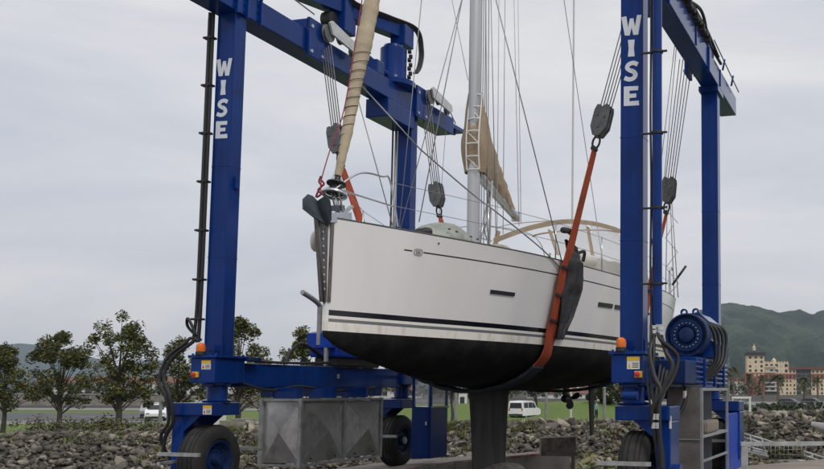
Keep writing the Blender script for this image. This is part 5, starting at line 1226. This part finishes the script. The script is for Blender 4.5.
dk1['label'] = 'dark car in the far row, first right of the grey lamp post'; silv['label'] = 'silver car in the far row between two dark cars under the red roofs'
copy_deep(dk1, G(199, 240, -1.5), R(3), 'dark car in the far row, closest to the left lift column')
copy_deep(silv, G(150, 243, -1.5), R(0), 'silver car in the far row, left of the grey lamp post'); copy_deep(dk1, G(136, 243, -1.5), R(0), 'leftmost dark car in the far row')
copy_deep(dk1, G(778, 150, -1.5), R(-10), 'dark car on the far road under the cream facade, left one of two'); copy_deep(dk1, G(801, 158, -1.5), R(-12), 'dark car on the far road, right one of two')
# ------------------------------------------------------------------ houses, walls, posts
def fr_box(mb, c, ax, ay, x0, x1, y0, y1, z0, z1):
    vs = [c+ax*x+ay*y+Vector((0, 0, z)) for z in (z0, z1) for x, y in ((x0, y0), (x1, y0), (x1, y1), (x0, y1))]
    mb.add(vs, [(3, 2, 1, 0), (4, 5, 6, 7), (0, 1, 5, 4), (1, 2, 6, 5), (2, 3, 7, 6), (3, 0, 4, 7)]); return mb
def house(px, D, w, h, label, rows_=2, cols=4, rz=0.0, roof='roof_red', wall='white_struct', z0=-1.5, dep=8):
    c = G(px, D, z0); ax = (RH*math.cos(rz)+FH*math.sin(rz)); ay = (FH*math.cos(rz)-RH*math.sin(rz)); root = empty('house', c, label, 'house')
    fr_box(MB(), c, ax, ay, -w/2, w/2, 0, dep, 0, h).build('wall', M[wall], root)
    mb = MB(); e = .5; vs = [c+ax*x+ay*y+Vector((0, 0, z)) for x, y, z in ((-w/2-e, -e, h+.01), (w/2+e, -e, h+.01), (w/2+e, dep+e, h+.01), (-w/2-e, dep+e, h+.01), (-w/2+1.5, dep/2, h+1.9), (w/2-1.5, dep/2, h+1.9))]
    mb.add(vs, [(0, 1, 5, 4), (1, 2, 5), (2, 3, 4, 5), (3, 0, 4), (3, 2, 1, 0)]); rf = mb.build('roof', M[roof], root)
    fr_box(MB(), c, ax, ay, w*.2, w*.2+.7, dep*.4, dep*.4+.7, h+.6, h+2.5).build('chimney', M[wall], rf)
    sh = h/rows_
    for r_ in range(rows_):
        for q in range(cols):
            x = -w/2+w*(q+.5)/cols; z = sh*(r_+.32)
            wn = fr_box(MB(), c, ax, ay, x-.75, x+.75, -.05, .02, z, z+sh*.5).build('window', M['window_far'], root)
            fr_box(MB(), c, ax, ay, x-.85, x+.85, -.12, -.052, z-.14, z-.02).build('sill', M['shutter'], wn)
    return root
house(202, 330, 17, 5.4, 'white house with red tiled roof, directly left of the lettered left column', cols=5)
house(184, 345, 12, 5.0, 'smaller white house with red roof, beside the lamp post', cols=3)
house(150, 335, 16, 4.8, 'brownish roofed white house behind the parked white car', cols=5, roof='roof_red')
house(108, 340, 18, 5.2, 'white house left of the tallest left tree trunk', cols=5)
house(60, 350, 18, 5.0, 'red roofed white house at the far left', cols=5)
house(562, 300, 22, 1.6, 'long low house with pink-red roof seen under the hull left of the rudder', rows_=1, cols=6)
house(604, 320, 16, 2.2, 'low red roofed house behind the beige wall', rows_=1, cols=5)
house(385, 300, 20, 2.6, 'low house seen between the cab and the steel cabinet', rows_=1, cols=5, roof='roof_red')
house(275, 310, 20, 2.2, 'low pale house beyond the grass, behind the steel cabinet', rows_=1, cols=5)
bw_ = empty('boundary_wall', G(612, 124, -1.5), 'long beige boundary wall beyond the grass left of the right column', 'wall')
c = G(595, 124, -1.5); fr_box(MB(), c, RH, FH, 0, 7.6, 0, .3, 0, 2.62).build('wall_panel', M['beige'], bw_); fr_box(MB(), c, RH, FH, -.05, 7.65, -.05, .35, 2.622, 2.74).build('coping', M['cream'], bw_)
# low dark retaining wall along far road at left
c = G(110, 165, -1.5); sw = empty('sea_wall', c, 'long low grey wall running behind the car park', 'wall'); fr_box(MB(), c, RH, FH, -30, 30, 0, .6, 0, 1.9).build('wall_panel', M['concrete'], sw); fr_box(MB(), c, RH, FH, -30, 30, -.1, .7, 1.903, 2.05).build('coping', M['kerb'], sw)
c = G(790, 140, -1.5); sw2 = empty('sea_wall', c, 'low grey parapet along the far road at the right', 'wall'); fr_box(MB(), c, RH, FH, -14, 20, 0, .4, 0, .75).build('wall_panel', M['post'], sw2)
for q in range(14): fr_box(MB(), c, RH, FH, -14+2.5*q, -13.8+2.5*q, -.02, .18, .76, 1.25).build('post', M['post'], sw2)
fr_box(MB(), c, RH, FH, -14, 20, .05, .12, 1.253, 1.32).build('rail', M['post'], sw2)
# white kiosks, concrete blocks
def kiosk(px, D, w, h, label, m='white_struct', z0=-1.5):
    c = G(px, D, z0); k = empty('kiosk', c, label, 'kiosk'); fr_box(MB(), c, RH, FH, -w/2, w/2, 0, w, 0, h).build('wall', M[m], k); fr_box(MB(), c, RH, FH, -w/2-.08, w/2+.08, -.08, w+.08, h+.003, h+.12).build('roof', M['post'], k)
    fr_box(MB(), c, RH, FH, -w*.3, w*.3, -.04, -.003, h*.45, h*.8).build('window', M['window_far'], k)
kiosk(462.5, 124, .95, 2.5, 'small white kiosk on the grass between the cab and the keel'); kiosk(203, 80, 2.2, 2.2, 'small pale hut beyond the road right behind the left column foot')
for i, (px, D, w, h, z, lb) in enumerate(((242, 45, 1.0, .5, -.35, 'grey concrete block by the grass left of the steel cabinet, upper one'), (249, 42.5, 1.1, .35, -.30, 'grey concrete block by the grass left of the steel cabinet, lower one'), (230, 47, .9, .6, -.6, 'grey concrete block behind the near left tyre'))):
    c = G(px, D, z); tag(fr_box(MB(), c, RH, FH, -w/2, w/2, 0, .6, 0, h).build('concrete_block', M['concrete']), lb, 'concrete block')
# posts
def post(px, D, z0, h, r_, label, m='post', lamp=False, name='lamp_post'):
    c = G(px, D, z0); p = empty(name, c, label, 'post'); MB().tube([c, c+Vector((0, 0, h))], [r_, r_*.8], 10).build('shaft', M[m], p)
    MB().lathe([(0, .001), (0, r_*2), (.1, r_*1.6), (.1, .001)], c, (0, 0, 1), 12).build('base', M[m], p)
    if lamp: MB().bar(c+Vector((0, 0, h+.03)), c+Vector((0, 0, h+.03))+RH*.8, .2, .1).build('lamp_head', M[m], p)
    else: MB().lathe([(0, r_*1.1), (.06, r_*1.1), (.1, .001)], c+Vector((0, 0, h)), (0, 0, 1), 10).build('cap', M[m], p)
post(161.5, 70, -1.5, 3.2, .13, 'grey post in front of the parked white car'); post(456, 66, -1.5, 3.0, .11, 'grey post on the grass just left of the keel')
post(546.5, 66, -1.5, 3.0, .11, 'grey post right of the white van'); post(604.5, 66, -1.5, 3.1, .12, 'grey post on the grass right of the rudder')
post(590, 400, -1.5, 8, .2, 'distant thin post')if False else None
post(571, 95, -1.5, 55, .11, 'very tall thin white pole rising behind the yacht cockpit', m='halyard', name='flagpole')
post(729, 240, -1.5, 11, .15, 'thin street lamp beside the far right column', lamp=True, name='street_lamp')
# white portal frame on the promenade
c = G(741.5, 110, -1.5); pf = empty('portal_frame', c, 'white portal frame standing above the rocks right of the far right column', 'frame')
for x in (-1.05, .85): fr_box(MB(), c, RH, FH, x, x+.22, 0, .3, 0, 1.98).build('upright', M['white_struct'], pf)
fr_box(MB(), c, RH, FH, -1.10, 1.12, -.02, .32, 1.983, 2.22).build('lintel', M['white_struct'], pf)
# small white boat at the right edge
bt = empty('small_boat', A(822, 430, 33), 'small white boat with a thin mast cut by the right edge', 'boat'); o_ = A(822, 426, 33); rows_ = []
for i in range(9):
    t = i/8; w = .45*math.sin(min(1, t*1.3+.02)*math.pi/2); y = t*2.2
    rows_.append([o_+RH*(-.35+y)+FH*(w*math.cos(a))+Vector((0, 0, .15*(1-t)**2-.5*max(.25, t**.4)*math.sin(a) if True else 0)) for a in [math.pi*k/8 for k in range(9)]])
MB().sheet(rows_, .03).build('hull', M['white_paint'], bt); MB().sheet([[r_[0]-Vector((0, 0, .02)), r_[-1]-Vector((0, 0, .02))] for r_ in rows_], .02).build('deck', M['deck'], bt)
MB().tube([o_+RH*.3, o_+RH*.15+Vector((0, 0, .9))], .02, 6).build('mast', M['mast'], bt); MB().tube([o_-RH*.3+Vector((0, 0, .1)), o_+RH*.15+Vector((0, 0, .9))], .012, 6).build('stay', M['wire'], bt)

# apartment buildings round the corner tower
BD = 500
M['bay'] = mat('grey_glazed_bay', (.10, .115, .115), .4, var=.25, scale=.3)
def abuild(pxs, label, blocks):
    c = G(pxs, BD, -1.5); root = empty('apartment_building', c, label, 'building'); rnd = random.Random(int(pxs)); u = BD/F
    X = lambda px: (px-pxs)*u
    Z = lambda py: max(0, (388.75-py)*u+CAM.z+1.5)
    for (p0, p1, top, bot, m, y0, cols, rws, wfrac) in blocks:
        fr_box(MB(), c, RH, FH, X(p0), X(p1), y0, 8, Z(bot), Z(top)).build('wall', M[m], root)
        if not rws: continue
        sh = (Z(top)-Z(bot))/rws; wsp = (X(p1)-X(p0))/cols
        for r_ in range(rws):
            for q in range(cols):
                x = X(p0)+wsp*(q+.5); ww = wsp*wfrac*rnd.uniform(.85, 1.1)/2; z1 = Z(top)-sh*(r_+.25)
                fr_box(MB(), c, RH, FH, x-ww, x+ww, y0-.10, y0-.01, z1-sh*.52, z1).build('window', M['window_far'] if rnd.random() < .85 else M['shutter'], root)
    return root, c, X, Z
r1, c1, X1, Z1 = abuild(755, 'cream corner tower with dark roof and pale spire above red brick storeys', [
    (747.6, 764.6, 355.2, 372.6, 'cream_wall', 0, 3, 4, .38), (745.2, 764.7, 372.7, 394.7, 'brick', -.6, 5, 5, .42)])
fr_box(MB(), c1, RH, FH, X1(746.6), X1(765.8), -1.0, 8.4, Z1(355.1), Z1(352.4)).build('roof', M['roof_dark'], r1)
pc = c1+RH*X1(755.6)+FH*5+Vector((0, 0, Z1(352.3)))
MB().lathe([(0, 3.2), (.8, 2.6), (1.2, 1.2), (1.3, .001)], pc, (0, 0, 1), 10).build('dome', M['roof_dark'], r1)
MB().lathe([(0, .9), (1.5, .75), (1.7, 1.0), (2.6, .25), (4.0, .06), (4.0, .001)], pc+Vector((0, 0, .9)), (0, 0, 1), 8).build('spire', M['cream_wall'], r1)
r2, c2, X2, Z2 = abuild(777, 'cream balconied block with crenellated roof line, right of the dark roofed tower', [
    (764.8, 789.2, 362.5, 373.4, 'cream_wall', 1, 5, 2, .62), (764.8, 777.4, 373.5, 378.8, 'brick', .4, 3, 1, .5), (777.5, 789.2, 373.5, 378.8, 'brick', .4, 3, 1, .35), (764.8, 777.4, 378.9, 394.7, 'bay', 1, 4, 4, .7), (777.5, 789.2, 378.9, 394.7, 'cream_wall', .6, 3, 4, .42)])
for q in range(9): fr_box(MB(), c2, RH, FH, X2(765.2+2.75*q), X2(766.6+2.75*q), 1.0, 1.8, Z2(362.4), Z2(361.2)).build('merlon', M['cream_wall'], r2)
MB().lathe([(0, 1.1), (1.2, 1.1), (1.3, 1.3), (2.4, .2), (2.9, .001)], c2+RH*X2(775.6)+FH*5+Vector((0, 0, Z2(362.4))), (0, 0, 1), 10).build('turret', M['cream_wall'], r2)
for z in (365.5, 370.8, 381.5, 385.5, 389.6): fr_box(MB(), c2, RH, FH, X2(765.5), X2(776.8), -.2, .35, Z2(z+1.5), Z2(z+.2)).build('balcony', M['shutter'], r2)
r3, c3, X3, Z3 = abuild(812, 'long apartment wing with thin dark red roof running off the right edge', [
    (789.4, 797, 369.2, 373.4, 'cream_wall', 2, 2, 1, .4), (812, 850, 369.2, 373.4, 'cream_wall', 2, 9, 1, .4), (797.1, 811.9, 369.2, 394.7, 'bay', 2.4, 3, 6, .78), (789.4, 797, 373.5, 378.8, 'brick', 1.6, 2, 1, .4), (812, 850, 373.5, 378.8, 'brick', 1.6, 9, 1, .4), (789.4, 797, 378.9, 394.7, 'cream_wall', 1.8, 2, 4, .42), (812, 850, 378.9, 394.7, 'cream_wall', 1.8, 9, 4, .42)])
fr_box(MB(), c3, RH, FH, X3(789.3), X3(851), 1.0, 8.6, Z3(369.1), Z3(367.0)).build('roof', M['roof_red'], r3)
r4, c4, X4, Z4 = abuild(733, 'pale apartment block with brick storey, just right of the far right column', [
    (716, 745, 381, 394.7, 'white_struct', 3, 8, 4, .5), (716, 745, 378, 380.9, 'brick', 2.6, 8, 1, .4)])

# ------------------------------------------------------------------ people (distant)
def person(px, D, z0, rz, top, legs, label):
    rnd = random.Random(int(px)); c = G(px, D, z0); root = empty('person', c, label, 'person')
    me = bpy.data.meshes.new('body'); V = [(0, 0, .95), (0, 0, 1.18), (0, 0, 1.42), (0, 0, 1.52), (0, .01, 1.64), (0, .01, 1.74), (.18, 0, 1.42), (.24, .02, 1.15), (.24, .10, .90), (.25, .13, .80), (-.18, 0, 1.42), (-.24, -.02, 1.15), (-.23, .05, .90), (-.23, .08, .80), (.09, 0, .90), (.10, .06, .48), (.10, .0, .08), (.10, .12, .03), (-.09, 0, .90), (-.10, -.04, .48), (-.10, -.16, .08), (-.10, -.04, .03)]
    E_ = [(0, 1), (1, 2), (2, 3), (3, 4), (4, 5), (2, 6), (6, 7), (7, 8), (8, 9), (2, 10), (10, 11), (11, 12), (12, 13), (0, 14), (14, 15), (15, 16), (16, 17), (0, 18), (18, 19), (19, 20), (20, 21)]
    rad = [.13, .13, .12, .055, .09, .07, .06, .045, .035, .035, .06, .045, .035, .035, .09, .06, .045, .04, .09, .06, .045, .04]
    me.from_pydata(V, E_, []); o = bpy.data.objects.new('body', me); COL.objects.link(o); o.parent = root; me.materials.append(top)
    sk = o.modifiers.new('skin', 'SKIN'); 
    for v, r_ in zip(me.skin_vertices[0].data, rad): v.radius = (r_*1.1, r_)
    me.skin_vertices[0].data[0].use_root = True
    o.modifiers.new('sub', 'SUBSURF').levels = 1; o.modifiers['sub'].render_levels = 1
    root.rotation_euler = (0, 0, rz)
    h = MB().lathe([(-.13, .001), (-.11, .06), (-.03, .088), (.05, .092), (.10, .06), (.12, .001)], c+Vector((0, .01, 1.68)), (0, 0, 1), 14); h = h.build('head', M['skin'], root)
    MB().lathe([(-.02, .098), (.05, .10), (.10, .07), (.13, .001)], c+Vector((0, .02, 1.69)), (0, 0, 1), 14).build('hair', M['cloth_dark'], root)
    for s in (1, -1):
        k = (.10, .06, .0) if s == 1 else (.10, -.04, -.16)
        MB().tube([c+Vector((s*.07, 0, .98)), c+Vector((s*.10, k[1], .5)), c+Vector((s*.10, k[2], .10))], [.125, .085, .07], 10).build('trouser_leg', M[legs], root)
me_ = None
person(734, 108, -1.3, .4, M['cloth_red'], 'cloth_dark', 'person in red standing by the left upright of the white portal frame')
person(740.5, 112, -1.3, 1.2, M['cloth_blue'], 'cloth_dark', 'person in pale blue standing within the white portal frame')
person(596.5, 97, -1.5, -.8, M['cloth_blue'], 'cloth_dark', 'person in pale blue on the grass just right of the rudder')

# ------------------------------------------------------------------ mountains
def ridge(name, D, pts, seed, m, depth=1800, nx=130, ny=26, gully=.05):
    """pts: skyline as (px, py); the slope comes down towards the viewer"""
    rnd = random.Random(seed); rows_ = []
    from mathutils import noise
    p0, p1 = pts[0][0], pts[-1][0]
    for j in range(ny+1):
        v = j/ny; row = []
        for i in range(nx+1):
            px = lerp(p0, p1, i/nx); py = sinterp(pts, px); ht = (388.75-py)/F*D+CAM.z+1.5
            dd = D-depth*(1-v)*.8; prof = v**1.25
            q = Vector((px*.02*D/3000, v*3, seed)); nz = noise.fractal(q*2.2, 1.0, 2.0, 6)*gully*ht*(1-v*.75)*min(1, v*3)*2.2
            s = (px-CX)/F*D; row.append(SD(s, dd, -2+ht*prof+nz))
        rows_.append(row)
    for q in range(1, 4): rows_.append([SD((lerp(p0, p1, i/nx)-CX)/F*D, D+q*250, rows_[ny][i].z-q*q*35) for i in range(nx+1)])
    return tag(MB().sheet(rows_).build(name, m, origin=(0, 0, 0)), kind='structure')
def forest_mat(name, a, b_, c_, sc=.006):
    m, nt, b = new_mat(name); L = nt.links; g = N(nt, 'ShaderNodeNewGeometry'); n1 = N(nt, 'ShaderNodeTexNoise', Scale=sc, Detail=10, Roughness=.68); n2 = N(nt, 'ShaderNodeTexNoise', Scale=.022, Detail=8, Roughness=.7); 
    L.new(g.outputs['Position'], n1.inputs['Vector']); L.new(g.outputs['Position'], n2.inputs['Vector'])
    c1_ = ramp(nt, n1.outputs[0], [(.40, a), (.5, b_), (.60, c_)]); L.new(c1_, b.inputs['Base Color']); b.inputs['Roughness'].default_value = 1; b.inputs['Specular IOR Level'].default_value = .1
    bp = N(nt, 'ShaderNodeBump', Strength=1, Distance=20); L.new(n2.outputs[0], bp.inputs['Height']); L.new(bp.outputs[0], b.inputs['Normal']); return m
M['forest'] = forest_mat('forest_slope', (.010, .022, .014), (.024, .044, .024), (.058, .082, .042))
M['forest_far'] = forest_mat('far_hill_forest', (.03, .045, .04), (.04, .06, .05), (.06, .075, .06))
ridge('mountain', 3000, [(590, 384), (640, 362), (670, 332), (686, 317), (700, 309), (712, 305), (722, 303.5), (734.5, 302), (746, 304), (763, 308), (775, 310.5), (786, 311.5), (795, 310), (803.6, 308.2), (815, 309), (830, 308), (860, 300), (900, 310), (960, 330)], 3, M['forest'], gully=.12)
ridge('mountain', 5200, [(-120, 372), (-40, 352), (20, 345), (70, 352), (110, 368), (131, 368.5), (141, 362.5), (151, 360.5), (164, 361.5), (185, 368), (215, 372), (260, 376), (330, 374), (420, 377), (520, 372), (600, 378), (660, 384)], 9, M['forest_far'], depth=1500, gully=.05)

# ================================================================== SKY, LIGHT
SUN_EL, SUN_AZ = R(48), R(125)      # azimuth clockwise from +Y
w = bpy.data.worlds.new('World'); scene.world = w; w.use_nodes = True; nt = w.node_tree; L = nt.links; bg = nt.nodes['Background']
sky = N(nt, 'ShaderNodeTexSky', sky_type='NISHITA'); sky.sun_disc = False; sky.sun_elevation = SUN_EL; sky.sun_rotation = SUN_AZ; sky.air_density = 1; sky.dust_density = 3
tc = N(nt, 'ShaderNodeTexCoord'); sp = N(nt, 'ShaderNodeSeparateXYZ'); L.new(tc.outputs['Generated'], sp.inputs[0])
mp = N(nt, 'ShaderNodeMapping'); mp.inputs['Scale'].default_value = (.9, .9, 3.6); mp.inputs['Rotation'].default_value = (R(4), R(9), 0); L.new(tc.outputs['Generated'], mp.inputs[0])
n1 = N(nt, 'ShaderNodeTexNoise', Scale=2.4, Detail=8, Roughness=.55, Distortion=.4); L.new(mp.outputs[0], n1.inputs['Vector'])
grad = ramp(nt, sp.outputs[2], [(0.0, (6.9, 6.7, 6.6)), (.08, (6.5, 6.45, 6.6)), (.16, (6.1, 6.2, 6.6)), (.30, (6.8, 6.85, 7.05)), (.5, (7.0, 7.0, 7.2)), (1, (9.5, 9.5, 9.6))])
cl = ramp(nt, n1.outputs[0], [(.34, (.82, .85, .92)), (.50, (.98, .985, 1.0)), (.64, (1.13, 1.115, 1.085))])
mm = N(nt, 'ShaderNodeMix', data_type='RGBA', blend_type='MULTIPLY'); mm.inputs[0].default_value = 1; L.new(grad, mm.inputs[6]); L.new(cl, mm.inputs[7])
mx = N(nt, 'ShaderNodeMix', data_type='RGBA'); mx.inputs[0].default_value = .92; L.new(sky.outputs[0], mx.inputs[6]); L.new(mm.outputs[2], mx.inputs[7])
L.new(mx.outputs[2], bg.inputs[0]); bg.inputs[1].default_value = .10
sl = bpy.data.lights.new('sun', 'SUN'); sl.energy = 1.25; sl.angle = R(18); sl.color = (1, .97, .93); so = bpy.data.objects.new('sun', sl); COL.objects.link(so)
sd_ = Vector((math.sin(SUN_AZ)*math.cos(SUN_EL), math.cos(SUN_AZ)*math.cos(SUN_EL), math.sin(SUN_EL))); so.rotation_euler = sd_.to_track_quat('Z', 'Y').to_euler(); so.location = (20, -20, 30)
vs = scene.view_settings; vs.view_transform = 'Standard'; vs.look = 'None'; vs.exposure = .12; vs.gamma = 1; vs.use_curve_mapping = False
scene.cycles.use_denoising = True; scene.cycles.max_bounces = 6; scene.cycles.transparent_max_bounces = 16

# ================================================================== HAZE
HAZE = True
if HAZE:
    m = bpy.data.materials.new('haze_air'); m.use_nodes = True; nt = m.node_tree; nt.nodes.clear(); out = nt.nodes.new('ShaderNodeOutputMaterial'); pv = nt.nodes.new('ShaderNodeVolumePrincipled')
    pv.inputs['Color'].default_value = (.72, .84, .97, 1); pv.inputs['Density'].default_value = .00008; pv.inputs['Anisotropy'].default_value = .2; nt.links.new(pv.outputs[0], out.inputs['Volume'])
    mb = MB(); mb.box((-9000, -400, -8), (9000, 7500, 300)); hz = mb.build('haze', m); tag(hz, 'thin pale haze over the far shore and mountains', 'haze', kind='stuff')
    scene.cycles.volume_bounces = 1
